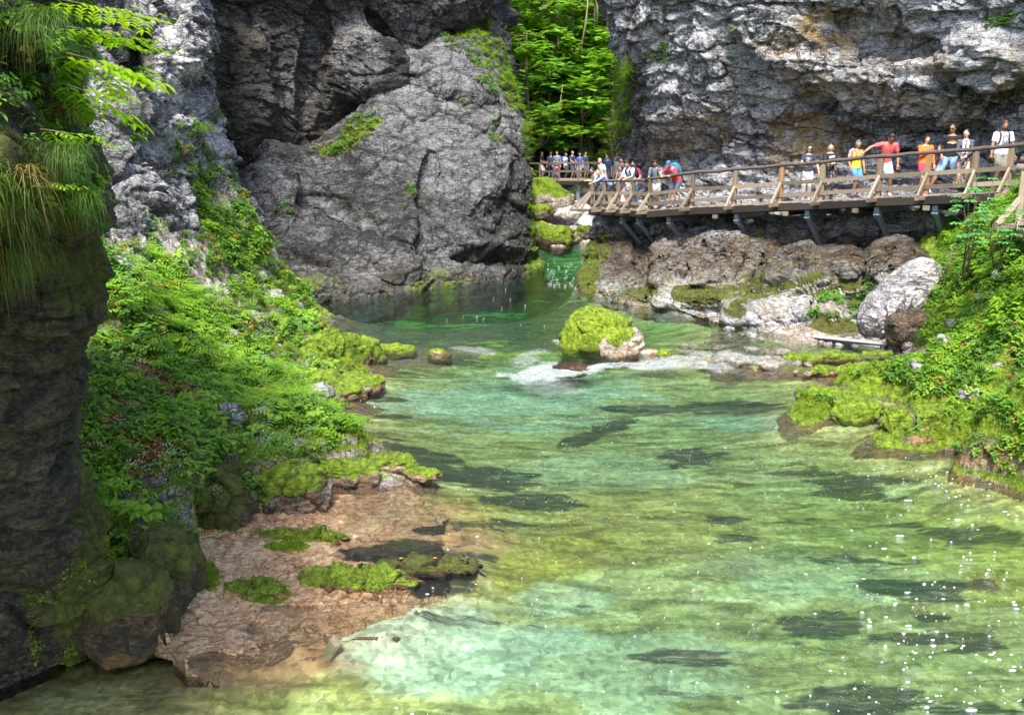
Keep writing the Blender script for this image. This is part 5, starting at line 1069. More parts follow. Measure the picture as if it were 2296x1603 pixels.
cover('broad_leaves', PR['big'], GR, baseR*blobs(u, v, [(2250,560,120,100),(2280,700,60,120)]), 130, .7, 1.3, off=.1, label='broad pale leaves of taller weeds on the upper right bank', cat='weeds')
cover('yellow_flowers', [proto('flower', flowers(31, .25), plain('small_yellow_flower', (.7, .5, .03), .6))], GR, baseR*blobs(u, v, [(2240,560,40,40),(2120,660,30,20)]), 14, .8, 1.2, label='small yellow flowers on the upper right bank', cat='flowers')
cover('moss', PR['moss'], GR, mossR*(zR > .03)*(.3+mossyR), 30000, .7, 1.5, .9, label='bright moss tufts along the right bank edge', cat='moss')
# near rock wall greenery (close to the camera)
topm = np.where(vF < 520, 1., 0)*(.15+clump(GF, 1.2, 61, -.3, .3))
edge = blobs(uF, vF, [(190,330,60,130),(200,450,40,60),(210,560,22,70),(175,150,50,120),(205,690,16,60,0,.6)])
cover('near_undergrowth', PR['herb'], GF, topm*(uF < 200), 1500, .5, 1.0, .5, label='dark leafy plants on top of the near rock wall', cat='undergrowth')
cover('near_undergrowth', PR['herbb'], GF, topm*(uF < 220), 700, .5, 1.0, .5, label='bright leafy plants on top of the near rock wall', cat='undergrowth')
spin = None
P, N_ = sample(GF, edge*(vF < 620)+.25*topm*(vF < 420), 150); P = P+N_*.03
yaw = np.arctan2(N_[:, 1], N_[:, 0])+math.pi/2+RNG.uniform(-.5, .5, len(P))
scatter('hanging_grass', PR['hang'], P, np.tile([0, 0, 1.], (len(P), 1))+RNG.normal(0, .12, (len(P), 3)), RNG.uniform(.2, .45, len(P)), spin=yaw, kind='stuff', label='long hanging grass draped over the edge of the near rock wall', cat='grass')
P, N_ = sample(GF, blobs(uF, vF, [(10,600,60,60),(5,430,60,120),(20,520,40,60)]), 30); 
scatter('hanging_grass', PR['hang'], P+N_*.03, np.tile([0, 0, 1.], (len(P), 1)), RNG.uniform(.4, .8, len(P)), spin=np.arctan2(N_[:, 1], N_[:, 0])+math.pi/2, kind='stuff', label='grass hanging down the left part of the near rock wall', cat='grass')
cover('near_moss', PR['moss'], GF, (vF > 1150)*clump(GF, 2, 63)*(uF > 60), 5000, .5, 1.0, .9, label='moss on the foot of the near rock wall', cat='moss')
# named tufts and branches
def thing1(name, protos, p, Z, s, spin, **tg):
    return scatter(name, protos, np.array([p]), np.array([Z], float), s, np.array([spin]), **tg)
def grass_thing(uu, vv, Y, s, label, mb, mat):
    o = mb.build('grass_tuft', mat, None, False, tuple(at(uu, vv, Y))); o.scale = (s, s, s); return tag(o, label, 'grass tuft', 'large grass tufts of the left side')
grass_thing(150, 335, 5.15, .62, 'dense drooping grass tuft bulging over the near rock wall', hanging(71, 420, .45, .0028), LM['grass'])
grass_thing(185, 440, 5.6, .6, 'longer hanging tuft below the dense one on the near rock wall', hanging(72, 320, .5, .0028), LM['grass'])
grass_thing(95, 40, 5.2, .6, 'yellowish grass curtain at the top left of the near rock wall', hanging(73, 380, .6, .0026), LM['grass'])
grass_thing(325, 195, 21.0, 2.6, 'green and straw-coloured tuft on the ledge of the pale pillar', tuft(74, 260, .3, .75, .004), LM['grass'])
grass_thing(450, 290, 24.0, 2.6, 'tuft hanging from the right side of the pale pillar', tuft(75, 200, .3, 1.1, .004), LM['grass'])
grass_thing(430, 540, 21.5, 2.4, 'straw-tipped tuft in the middle of the upper left slope', tuft(76, 220, .3, .9, .004), LM['grass'])
grass_thing(590, 590, 24.6, 2.6, 'tuft at the lower end of the rocky left slope', tuft(77, 200, .3, 1.0, .004), LM['grass'])
def branch(P, nleaf, ll, mat, name, label, seed, cat='branch', compound=True, r0=.006):
    r = random.Random(seed); root = empty(name, tuple(P[0]), label=label, cat=cat); P = [np.array(p)-np.array(P[0]) for p in P]
    mb = MB(); mb.tube(P, [r0*(1-.7*i/(len(P)-1)) for i in range(len(P))], 5); mb.build('stem', LM['bark'], root)
    mb = MB(); seg = len(P)-1
    for i in range(nleaf):
        t = (i+.5)/nleaf*seg; k = min(int(t), seg-1); q = P[k]+(P[k+1]-P[k])*(t-k); d = P[k+1]-P[k]; d /= np.linalg.norm(d); sd_ = np.cross(d, (0, 0, 1)); sd_ /= np.linalg.norm(sd_)+1e-6; s_ = 1 if i % 2 else -1
        if compound:
            dd = d*.6+sd_*s_+np.array([0, 0, r.uniform(-.35, .1)]); dd /= np.linalg.norm(dd); L = ll*3
            for j in range(4):
                qq = q+dd*L*(.25+j*.22)-np.array([0, 0, .04*j*ll*3])
                for s2 in (-1, 1): leaf(mb, qq, dd*.6+np.cross(dd, (0, 0, 1))*s2, ll*r.uniform(.8, 1.15), ll*.42, droop=.35)
            leaf(mb, q+dd*L*1.1, dd, ll*1.1, ll*.45, droop=.4)
        else:
            for j in range(3): leaf(mb, q, d*.5+sd_*s_*r.uniform(.3, 1)+np.array([0, 0, r.uniform(-.3, .4)]), ll*r.uniform(.8, 1.2), ll*.6, droop=.3)
    mb.build('foliage', mat, root, False); return root
nb2 = [
 ([at(150,60,5.6), at(230,75,5.9), at(300,90,6.1)], 12, .075, 'uppermost leafy branch reaching right from the near rock wall', 81),
 ([at(140,0,5.6), at(230,20,5.9), at(335,45,6.2)], 13, .062, 'thin branch with red-tipped leaves along the top edge', 82),
 ([at(150,120,5.5), at(210,135,5.7), at(265,160,5.8)], 10, .10, 'branch of large glowing yellow-green leaves left of the pale pillar', 83),
 ([at(150,190,5.5), at(190,205,5.6), at(230,235,5.7)], 7, .09, 'lowest drooping branch of yellow-green leaves', 84),
 ([at(90,290,5.2), at(160,300,5.3), at(230,312,5.5)], 7, .05, 'broad-leaved branch above the drooping grass tuft', 85),
 ([at(60,420,5.1), at(110,410,5.1), at(165,415,5.2)], 7, .035, 'small leafy twig in front of the near rock wall', 86)]
for P_, nl, ll, lab, sd_ in nb2: branch(P_, nl, ll, LM['yellow'] if sd_ < 85 else LM['bright'], 'leafy_branch', lab, sd_)
branch([at(230,690,11.5), at(330,640,13), at(430,655,14)], 12, .10, LM['bright'], 'leafy_branch', 'pale green sprig spreading from behind the near rock wall', 87)
branch([at(240,790,10.5), at(340,745,11.5), at(430,760,12.3)], 12, .08, LM['bright'], 'leafy_branch', 'bare-stemmed shrub branch over the middle of the left bank', 88)
branch([at(690,965,14.2), at(730,925,14.0), at(790,930,13.8)], 9, .07, LM['bright'], 'leafy_branch', 'rowan-like leaves fanning out above the round dark outcrop', 89)
# dead twigs on the bank
for i, (a_, b_, c_) in enumerate([((250,910,11.6),(350,940,12),(430,975,12.2)), ((560,930,14.3),(600,945,14.4),(620,985,13.8)), ((1995,965,14.9),(2010,950,15),(2035,925,15.2))]):
    P_ = [at(*a_), at(*b_), at(*c_)]; P_ = [q+np.array([0, 0, .08]) for q in P_]; mb = MB(); mb.tube(P_, [.012, .01, .005], 6)
    tag(mb.build('fallen_twig', LM['bark']), ['long fallen twig above the brown leaf litter', 'curved bare twig on the moss below the left slope', 'dark stick leaning out of the moss on the right bank'][i], 'twig')
# sapling in front of the boardwalk
def sapling(base, hgt, label, seed, mat, nn_=4, ll=.13):
    r = random.Random(seed); root = empty('sapling', tuple(base), label=label, cat='sapling'); st_ = MB(); fo = MB()
    for k in range(nn_):
        a = np.array([r.uniform(-.1, .1), r.uniform(-.1, .1), 0]); b = np.array([r.uniform(-.45, .55), r.uniform(-.2, .2), hgt*r.uniform(.75, 1.05)]); pts = [a, a+(b-a)*.5+np.array([r.uniform(-.08, .08), 0, 0]), b]; st_.tube(pts, [.014, .010, .004], 6)
        for i in range(9):
            t = .35+.65*i/8; q = a+(b-a)*t; dd = rv(r, 0, 35); L = r.uniform(.12, .32); e = q+dd*L; st_.tube([q, e], [.004, .002], 4)
            for j in range(5):
                an = (j-2)*.55; hd = np.array([dd[0]*math.cos(an)-dd[1]*math.sin(an), dd[0]*math.sin(an)+dd[1]*math.cos(an), .1]); leaf(fo, e, hd, ll*(1-.1*abs(j-2)), ll*.5, droop=.35)
    st_.build('stem', LM['bark'], root); fo.build('foliage', mat, root, False); return root
sapling(at(2165, 620, 17.0), 1.75, 'young tree with large lobed leaves in front of the boardwalk', 91, LM['sap'], 6, .17)
sapling(at(2240, 600, 16.6), 1.1, 'lower young shrub beside the near railing brace', 92, LM['sap'], 4, .15)
sapling(at(2110, 640, 19.2), .9, 'small shrub left of the young tree at the pale leaning rock', 93, LM['herb'], 3, .10)
cover('boulder_sprouts', PR['herbb'], GR*0+np.array(wp(1340, 790, .1))+np.array([0, .5, .98]), np.ones(GR.shape[:2]), 1, .5, .6) if False else None
# far gorge trees
def tree(base, hgt, rad, label, seed, pr, nspr=260, lean=0., bark='bark', wide=.5, S0=.9, S1=1.7):
    r = np.random.default_rng(seed); root = empty('tree', tuple(base), label=label, cat='tree', group='trees on the far gorge wall'); mb = MB(); top = np.array([lean*hgt, -.1*hgt, hgt])
    P_ = [np.zeros(3), top*.35+np.array([.15, 0, 0]), top*.7, top]; mb.tube(P_, [.16, .13, .08, .03], 8)
    cs_ = []
    for k in range(14):
        t = .3+.68*k/13; q = top*t; an = r.uniform(0, 6.28); L = rad*(1.15-.6*abs(t-.55)*1.6)*r.uniform(.6, 1.05); e = q+np.array([math.cos(an), math.sin(an)*wide-.2, r.uniform(-.05, .35)])*L; mb.tube([q, (q+e)/2+np.array([0, 0, .1]), e], [.05, .035, .012], 5); cs_.append((q, e))
    mb.build('trunk', LM[bark], root)
    pts = []; dirs = []
    for i in range(nspr):
        q, e = cs_[r.integers(0, len(cs_))]; t = r.uniform(.25, 1.05); c_ = q+(e-q)*t+r.normal(0, .42, 3)*np.array([1, 1, .35]); pts.append(c_); dirs.append(np.arctan2(e[1]-q[1], e[0]-q[0])+r.normal(0, .6))
    pts = np.array(pts); dirs = np.array(dirs); Z = np.tile([0, 0, 1.], (len(pts), 1))+r.normal(0, .2, pts.shape)-np.stack([np.cos(dirs), np.sin(dirs), 0*dirs], 1)*-.25
    o = scatter('crown', pr, pts, Z, r.uniform(S0, S1, len(pts)), spin=dirs, parent=root, kind='stuff'); return root
T = [
 (1180,260,60,9,3.2,'bright spreading tree at the left of the gap above the left cliff shoulder',1,'sprayb'),
 (1250,150,66,8,3.4,'light green layered tree at the top left of the gap',2,'sprayb'),
 (1330,120,67,8,3.2,'leafy tree at the top centre of the gap',3,'spray'),
 (1230,290,64,7,2.6,'dark shaded tree low in the gap beside the left cliff',4,'spray'),
 (1300,250,65,6.5,2.6,'dark bushy tree in the middle of the gap',5,'spray'),
 (1370,270,62,7,2.2,'yellow-green tree against the edge of the right cliff',6,'sprayb'),
 (1390,60,66,7,2.6,'bright tree touching the top of the right cliff edge',7,'sprayb'),
 (1160,90,68,8,3.0,'pale tree behind the top of the left cliff',8,'sprayb'),
 (1280,20,72,9,3.4,'tree whose crown is cut off by the top of the picture',9,'sprayb')]
for (uu, vv, Y, hg, rd, lab, sd_, pk) in T: tree(at(uu, vv, Y)-np.array([0, 0, hg*.45]), hg, rd, lab, 100+sd_, PR[pk], 950, S0=.38, S1=.8)
for i, (a_, b_, lab) in enumerate([((1300,120,64), (1320,-20,63.5), 'thin pale bare trunk leaning at the top of the gap'), ((1338,60,63), (1332,-30,62.5), 'pale upright trunk beside the leaning one'), ((1240,290,62), (1262,190,62), 'slender bare stem in the dark part of the gap'), ((1225,320,62), (1240,270,62), 'short bare stem low on the far wall')]):
    mb = MB(); a0, b0 = at(*a_), at(*b_); mb.tube([a0, (a0+b0)/2+np.array([.12, 0, 0]), b0], [.07 if i < 2 else .04]*2+[.03], 6); tag(mb.build('bare_trunk', LM['palebark']), lab, 'tree trunk')
cover('wall_foliage', PR['spray'], GA, (uA > 1080)*(uA < 1460)*(vA < 345)*(vA > -200)*(1-.9*blobs(uA, vA, [(1310,318,80,34),(1340,300,60,30)]))*(.3+clump(GA, .3, 91)), 2100, .7, 1.5, .4, off=.3, label='mid green foliage covering the far gorge wall', cat='foliage')
cover('wall_foliage', PR['sprayb'], GA, (uA > 1080)*(uA < 1460)*(vA < 330)*(vA > -200)*(1-.9*blobs(uA, vA, [(1310,318,80,40),(1290,240,80,60,0,.8)]))*clump(GA, .35, 92, -.1, .3), 1000, .7, 1.4, .4, off=.5, label='bright foliage on the far gorge wall', cat='foliage')
cover('wall_foliage', PR['sprayb']+PR['spray'], GBt, clump(GBt, .4, 93, .1, .4)*(vBt > 60), 170, .6, 1.2, .4, off=.3, label='foliage on the far left cliff', cat='foliage')
# foam flecks on the water
rf = np.random.default_rng(5); FV = MB()
def fleck(uu, vv, s):
    c_ = atz(uu, vv, 0); z_ = float(.13*ss(18.9, 20.6, c_[1]))+.012; c_ = atz(uu, vv, z_); k = rf.integers(5, 9); e_ = 1; a0 = rf.uniform(0, 6); e = rf.uniform(1.4, 3.6); r_ = s*rf.uniform(.7, 1.2, k)
    top = [(c_[0]+r_[i]*e*math.cos(2*math.pi*i/k), c_[1]+r_[i]*math.sin(2*math.pi*i/k)*.9, z_-.004) for i in range(k)]; bot = [(x_, y_, z_-.016) for x_, y_, _ in top]
    FV.add(top+bot, [tuple(range(k))]+[(i, (i+1) % k, k+(i+1) % k, k+i)[::-1] for i in range(k)])
for i in range(260):
    t = rf.random()**.5; uu = 1750+600*t+rf.normal(0, 60); vv = rf.uniform(1030, 1640)
    if uu > 1750+ (vv-1030)*-.1+250*rf.random(): fleck(uu, vv, rf.uniform(.003, .007) if rf.random() < .9 else rf.uniform(.008, .016))
for i in range(14):
    fleck(rf.normal(1110, 100), rf.normal(690, 20), rf.uniform(.003, .006))
for i in range(120): fleck(rf.uniform(850, 2200), rf.uniform(900, 1600), rf.uniform(.002, .006))
for i in range(60): fleck(rf.uniform(1225, 1310), rf.uniform(585, 640), rf.uniform(.006, .012))
tag(FV.build('foam_flecks', plain('foam', (.60, .62, .60), .5, .03), None, False), 'white foam flecks drifting on the river', 'foam', kind='stuff')
for i, (uu, vv, zz) in enumerate([(1040, 1252, .03), (975, 1250, .03), (942, 1303, .16), (690, 1445, .02), (900, 1253, .03), (640, 1340, .17), (1600, 1180, .02)]):
    mb = MB(); leaf(mb, (-.03, 0, 0), (1, .3*i-.6, .05), .065, .045, droop=.05); V_ = np.array(mb.V); mb.V = mb.V+[(a, b, c-.004) for a, b, c in mb.V]; nn_ = len(V_); mb.F = mb.F+[tuple(j+nn_ for j in f[::-1]) for f in mb.F]
    o = mb.build('fallen_leaf', LM['litter'], None, False, tuple(atz(uu, vv, zz))); tag(o, ['orange leaf on the black wet slab, farthest right', 'brown leaf on the wet slab left of the orange one', 'round pale-orange leaf at the end of the long mossy slab', 'orange leaf floating below the orange shelf', 'small leaf at the back edge of the wet slab', 'pale leaf on the small moss patch of the shelf', 'tiny orange leaf floating in mid river'][i], 'leaf', 'fallen leaves on the shelf and water')
# ================================================================ people
tmp = bpy.data.scenes.new('remesh_work')
def remesh(mb, vox, sm=3, ratio=None):
    me = mb.mesh('work'); o = bpy.data.objects.new('work', me); tmp.collection.objects.link(o)
    m_ = o.modifiers.new('r', 'REMESH'); m_.mode = 'VOXEL'; m_.voxel_size = vox
    s_ = o.modifiers.new('s', 'SMOOTH'); s_.iterations = sm; s_.factor = .5
    vl = tmp.view_layers[0]; vl.update(); dg = vl.depsgraph
    r = bpy.data.meshes.new_from_object(o.evaluated_get(dg)); V = np.array([v_.co[:] for v_ in r.vertices]); F = [tuple(p_.vertices) for p_ in r.polygons]
    bpy.data.objects.remove(o); bpy.data.meshes.remove(r); out = MB(); out.V = [tuple(x_) for x_ in V.tolist()]; out.F = F; return out
def nrm(a): a = np.array(a, float); return a/(np.linalg.norm(a)+1e-9)
def ik(a, b, l1, l2, pole):
    a = np.array(a, float); b = np.array(b, float); d = b-a; L = min(np.linalg.norm(d), (l1+l2)*.995); d = nrm(d); b = a+d*L
    x_ = (l1*l1-l2*l2+L*L)/(2*L); h = math.sqrt(max(l1*l1-x_*x_, 0)); p_ = np.array(pole, float); p_ = nrm(p_-d*p_.dot(d)); return a+d*x_+p_*h, b
_cm = {}
def cmat(c, pat=None):
    k = (tuple(c), pat)
    if k not in _cm:
        n = N('cloth'); f = n.noise(35, 3); col = n.ramp(f, [(.3, tuple(x_*.82 for x_ in c)), (.7, tuple(min(1, x_*1.12) for x_ in c))])
        if pat == 'floral': col = n.mix(n.ramp(n.noise(26, 2), [(.56, 0), (.60, 1)]), col, n.ramp(n.noise(9, 2), [(.42, (.6, .15, .2)), (.5, (.65, .6, .55)), (.58, (.12, .3, .4))]))
        if pat == 'spots': col = n.mix(n.ramp(n.noise(32, 2), [(.52, 0), (.56, 1)]), col, (.45, .42, .38))
        if pat == 'camo': col = n.mix(n.ramp(n.noise(16, 3), [(.50, 0), (.54, 1)]), col, (.12, .12, .13))
        if pat == 'stripe': col = n.mix(n.ramp(n.math('FRACT', n.math('MULTIPLY', n.new('SeparateXYZ').outputs[0], 1)), [(.5, 0), (.5, 1)]), col, (.1, .1, .2)); 
        _cm[k] = n.set(col, .85, n.bump(n.noise(14, 4, .6), .5, .02))
    return _cm[k]
SKIN = {k: plain('skin_'+k, c, .55, .06, 40) for k, c in dict(light=(.62, .38, .28), mid=(.50, .29, .20), tan=(.40, .20, .12), pink=(.66, .36, .28)).items()}
HAIR = {k: plain('hair_'+k, c, .6, .2, 30) for k, c in dict(black=(.015, .012, .01), brown=(.07, .04, .025), dark=(.03, .02, .015), grey=(.28, .26, .25), blond=(.42, .30, .16), fair=(.25, .17, .10)).items()}
DK = plain('dark_glass', (.01, .01, .012), .2); LIP = plain('lips', (.42, .16, .14), .5); EYE = plain('eye', (.05, .035, .03), .3); WHT = plain('white_print', (.8, .82, .85), .7)
TOR = [(-.20, .10, .085), (-.08, .165, .11), (.05, .168, .112), (.20, .15, .10), (.36, .135, .095), (.55, .155, .108), (.75, .172, .112), (.90, .175, .10), (.985, .13, .08), (1.04, .065, .06)]
def person(pos, yaw, H, label, top=None, bot=None, skin='light', hair='brown', lean=0, side=0, twist=0, head=(0, 0), hands=None, feet=None, hipb=None, female=False, hairlen=0, long=None, sleeve=.5, vox=.016,
           topc=(.5, .5, .5), toppat=None, botc=(.1, .1, .2), botpat=None, botkind='shorts', cap=None, glasses=None, printk=None, shoes=(.1, .1, .1), seat=0, bun=False, width=1.0, far=False):
    s = H/1.75; root = empty('person', tuple(pos), yaw, label=label, cat='person', group=None)
    hip = np.array([0, -.0 if hipb is None else hipb, .93-seat])
    sp_ = np.array([math.sin(math.radians(side)), math.sin(math.radians(lean)), 0]); sp_[2] = math.sqrt(max(.02, 1-sp_[0]**2-sp_[1]**2)); L = .53
    tw = math.radians(twist); X = np.array([math.cos(tw), math.sin(tw), 0]); X = nrm(X-sp_*X.dot(sp_)); Yv = np.cross(sp_, X)
    at_ = lambda t, x_=0, y_=0: hip+sp_*L*t+X*x_+Yv*y_
    w_ = width*(.9 if female else 1.0)
    fz = .055
    feet = feet or ((-.12, 0), (.12, .03)); legs = []
    for i, sg in enumerate((-1, 1)):
        h = hip+np.array([sg*.09, 0, -.04]); f = np.array([feet[i][0], feet[i][1], .085 if len(feet[i]) < 3 else feet[i][2]]); k, f = ik(h, f, .44, .44, (0.0, 1, 0)); legs.append((h, k, f))
    arms = []
    hands = hands or ((-.27, .05, .82), (.27, .05, .82))
    for i, sg in enumerate((-1, 1)):
        a = at_(.90, sg*.175*w_); hd = np.array(hands[i][:3], float)/1.0; pole = (sg*.6, -.8, -.3) if len(hands[i]) < 4 else hands[i][3]
        e, wv = ik(a, hd, .29, .26, pole); arms.append((a, e, wv))
    hb = at_(1.04); hdir = np.array([math.sin(math.radians(head[0]))*math.cos(math.radians(head[1])), math.cos(math.radians(head[0]))*math.cos(math.radians(head[1])), math.sin(math.radians(head[1]))])
    upd = nrm(sp_*.5+np.array([0, 0, .5])+hdir*.0); upd = nrm(np.array([0, 0, 1])*.6+sp_*.4); hz = nrm(upd-hdir*upd.dot(hdir)*.999 if abs(head[1]) > 5 else upd); hy = hdir; hx = np.cross(hy, hz); HR = np.stack([hx, hy, hz], 1)
    hc = hb+nrm(sp_*.6+hz*.5+hy*.18)*.155
    mb = MB()
    mb.tube([at_(t) for t, a, b in TOR], [(a*w_, b*(.92 if female else 1)) for t, a, b in TOR], 14, ref=X)
    if female: 
        for sg in (-1, 1): mb.ell(at_(.70, sg*.07, .085), (.058, .05, .055))
    mb.tube([at_(.97), hb, hc-hz*.06], [.062, .052, .055], 10, ref=X)
    mb.ell(hc, (.075, .092, .115), 14, 10, HR); mb.ell(hc+HR@np.array([0, .025, -.055]), (.055, .062, .06), 10, 7, HR)
    mb.tube([hc+HR@np.array([0, .08, .015]), hc+HR@np.array([0, .108, -.022])], [.008, .017], 6); 
    for sg in (-1, 1): mb.ell(hc+HR@np.array([sg*.077, -.005, -.005]), (.012, .02, .032), 6, 5, HR)
    for (a, e, q), sg in zip(arms, (-1, 1)):
        mb.ell(a, (.062, .062, .06)); mb.tube([a, a+(e-a)*.35, e, e+(q-e)*.3, q], [.054*w_, .049*w_, .038, .042, .026], 10)
    for (h, k, f), sg in zip(legs, (-1, 1)):
        mb.tube([h+np.array([0, 0, .04]), h+(k-h)*.3, h+(k-h)*.7, k, k+(f-k)*.3, k+(f-k)*.8, f], [.088*w_, .086*w_, .068, .054, .057, .036, .038], 12)
        mb.tube([f+np.array([0, -.05, -.035]), f+np.array([0, .05, -.03]), f+np.array([0, .15, -.05])], [.035, .04, .03], 8)
    bd = remesh(mb, vox)
    for (a, e, q), sg in zip(arms, (-1, 1)):   # hands with palm, four fingers and thumb
        d = nrm(q-e); pd = nrm(np.cross(d, X)+.001); sd_ = nrm(np.cross(d, pd)); c1 = q+d*.085
        bd.tube([q-d*.015, q+d*.03, c1], [(.024, .018), (.038, .016), (.036, .013)], 8, ref=sd_)
        for j in range(4):
            o = c1+sd_*(j-1.5)*.018-d*.006; ln = (.062, .075, .07, .055)[j]; cv = pd*.25
            bd.tube([o, o+d*ln*.4+cv*.01, o+d*ln*.75+cv*.04, o+nrm(d+cv*1.6)*ln], [.0088, .008, .0072, .005], 6)
        o = q+d*.03-sd_*sg*.034; bd.tube([o, o+nrm(d-sd_*sg*.9)*.032, o+nrm(d-sd_*sg*.55)*.062], [.011, .010, .007], 6)
    body = bd.build('body', SKIN[skin], root)
    # face
    fm = MB()
    for sg in (-1, 1): fm.ell(hc+HR@np.array([sg*.030, .082, .010]), (.012, .007, .006), 6, 4, HR)
    fm.build('eyes', EYE, body); fm = MB(); fm.ell(hc+HR@np.array([0, .086, -.055]), (.022, .008, .006), 8, 4, HR); fm.build('mouth', LIP, body)
    # top
    tm = MB(); g = .014
    sel = [(t, a+g, b+g) for t, a, b in TOR if -.1 <= t <= 1.0]
    if printk == 'tank': sel = [x_ for x_ in sel if x_[0] <= .93]
    tm.tube([at_(t) for t, a, b in sel], [(a*w_, b) for t, a, b in sel], 16, ref=X)
    if female:
        for sg in (-1, 1): tm.ell(at_(.70, sg*.07, .09), (.066, .055, .062))
    if sleeve > 0:
        for (a, e, q), sg in zip(arms, (-1, 1)):
            tm.ell(a, (.074, .074, .07)); ends = [a, a+(e-a)*min(sleeve*1.3, 1)]; rr_ = [.068, .062]
            if sleeve > .9: ends = [a, e, e+(q-e)*.9]; rr_ = [.066, .052, .04]
            tm.tube(ends, rr_, 12)
    shirt = remesh(tm, vox, 2).build('sweater' if sleeve > .9 else 'shirt', cmat(topc, toppat), root)
    # bottom
    bm_ = MB(); sel = [(t, a+.012, b+.014) for t, a, b in TOR if t <= .1]; bm_.tube([at_(t) for t, a, b in sel], [(a*w_, b) for t, a, b in sel], 16, ref=X)
    if botkind == 'skirt':
        kk = (legs[0][2]+legs[1][2])/2; bm_.tube([at_(0.05), at_(-.15), hip+(kk-hip)*.5, hip+(kk-hip)*.93], [(.17, .12), (.18, .14), (.20, .17), (.26, .22)], 16)
    else:
        fr_ = {'shorts': .55, 'trousers': .98, 'mini': .25}[botkind]
        for (h, k, f) in legs:
            if fr_ > .9: bm_.tube([h, h+(k-h)*.5, k, k+(f-k)*.5, f+np.array([0, 0, .01])], [.10, .092, .074, .074, .07], 12)
            elif botkind == 'mini': bm_.tube([h, h+(k-h)*.55], [.104, .10], 12)
            else: bm_.tube([h, h+(k-h)*.5, k-(k-h)*.02], [.106, .108, .098], 12)
    remesh(bm_, vox, 2).build({'shorts': 'shorts', 'mini': 'shorts', 'trousers': 'trousers', 'skirt': 'skirt'}[botkind], cmat(botc, botpat), root)
    for (h, k, f) in legs:
        sh_ = MB(); sh_.tube([f+np.array([0, -.085, -.045]), f+np.array([0, -.06, -.03]), f+np.array([0, .04, -.03]), f+np.array([0, .13, -.05]), f+np.array([0, .19, -.062])], [(.03, .03), (.045, .05), (.05, .048), (.052, .034), (.025, .018)], 10); sh_.build('shoe', cmat(shoes), root)
    if hair:
        hm = MB(); hm.ell(hc+HR@np.array([0, -.016, .022]), (.083, .094, .108), 14, 10, HR)
        if hairlen > 0:
            hm.tube([hc+HR@np.array([0, -.06, .02]), hc+HR@np.array([0, -.085, -.08]), hc+HR@np.array([.0, -.08, -.08-hairlen])-np.array([0, 0, .02])], [(.07, .04), (.08, .045), (.05, .025)], 10)
            for sg in (-1, 1): hm.tube([hc+HR@np.array([sg*.07, .0, .04]), hc+HR@np.array([sg*.083, .01, -.05]), hc+HR@np.array([sg*.07, -.0, -.08-hairlen*.5])], [.022, .022, .012], 7)
        if bun: hm.ell(hc+HR@np.array([0, -.07, .10]), (.045, .045, .04))
        hmm = remesh(hm, vox*.7, 2); Vh = np.array(hmm.V); lo = (Vh-hc)@HR
        cutp = (lo[:, 1] > .045) & (lo[:, 2] < .052); Vh[cutp] = (Vh[cutp]-hc)*.82+hc; hmm.V = [tuple(x_) for x_ in Vh.tolist()]; hmm.build('hair', HAIR[hair], root)
    if cap:
        cm_ = MB(); cm_.ell(hc+HR@np.array([0, -.008, .052]), (.088, .102, .085), 14, 8, HR); cm_.tube([hc+HR@np.array([0, .05, .052]), hc+HR@np.array([0, .12, .048]), hc+HR@np.array([0, .165, .038])], [(.07, .010), (.068, .008), (.035, .006)], 12, ref=hx); cm_.build('cap', cmat(cap), root)
    if glasses:
        gm = MB(); zz = .015 if glasses == 'on' else .105; yy = .088 if glasses == 'on' else .045
        for sg in (-1, 1): gm.ell(hc+HR@np.array([sg*.031, yy+.008, zz]), (.028, .012, .02), 8, 5, HR); gm.tube([hc+HR@np.array([sg*.055, yy, zz+.004]), hc+HR@np.array([sg*.082, .0, zz])], [.004, .004], 5)
        gm.tube([hc+HR@np.array([-.02, yy+.014, zz]), hc+HR@np.array([.02, yy+.014, zz])], [.005, .005], 5); gm.build('sunglasses', DK, root)
    def chest(t, x_, off=.016):   # point on the shirt front
        a = np.interp(t, [r_[0] for r_ in TOR], [r_[1] for r_ in TOR])*w_+.014; b = np.interp(t, [r_[0] for r_ in TOR], [r_[2] for r_ in TOR])+.014
        return at_(t, x_, math.sqrt(max(.05, 1-(x_/a)**2))*b+off*.5+(.03 if female and .55 < t < .85 else 0))
    def patch(x0, x1, t0, t1, mat, name, off=.018, ellipse=False, tilt=0):
        n_, m_ = 8, 5; V_ = []
        for j in range(m_+1):
            for i in range(n_+1):
                fx, fy = i/n_*2-1, j/m_*2-1; k_ = math.sqrt(max(0, 1-fy*fy)) if ellipse else 1
                V_.append(chest((t0+t1)/2+fy*(t1-t0)/2+tilt*fx, (x0+x1)/2+fx*k_*(x1-x0)/2, off))
        nV = len(V_); V_ += [v_-Yv*.006 for v_ in V_]; F_ = [(j*(n_+1)+i, j*(n_+1)+i+1, (j+1)*(n_+1)+i+1, (j+1)*(n_+1)+i) for j in range(m_) for i in range(n_)]; F_ += [tuple(k_+nV for k_ in f_[::-1]) for f_ in F_]
        return MB().add(V_, F_).build(name, mat, shirt, False)
    if printk == 'label':
        patch(-.13, .03, .72, .84, WHT, 'print', .022, tilt=-.03); 
        for x_ in (-.09, -.06, -.03, 0.0): patch(x_-.006-.02, x_+.006-.02, .75+.0*x_, .81, cmat((.35, .45, .42)), 'print_letter', .032, tilt=.0)
    if printk == 'lines':
        for t in (.80, .74, .68, .60, .50, .44): patch(-.10, .10, t-.012, t+.012, cmat((.45, .52, .58)), 'print', .022, True, tilt=.02)
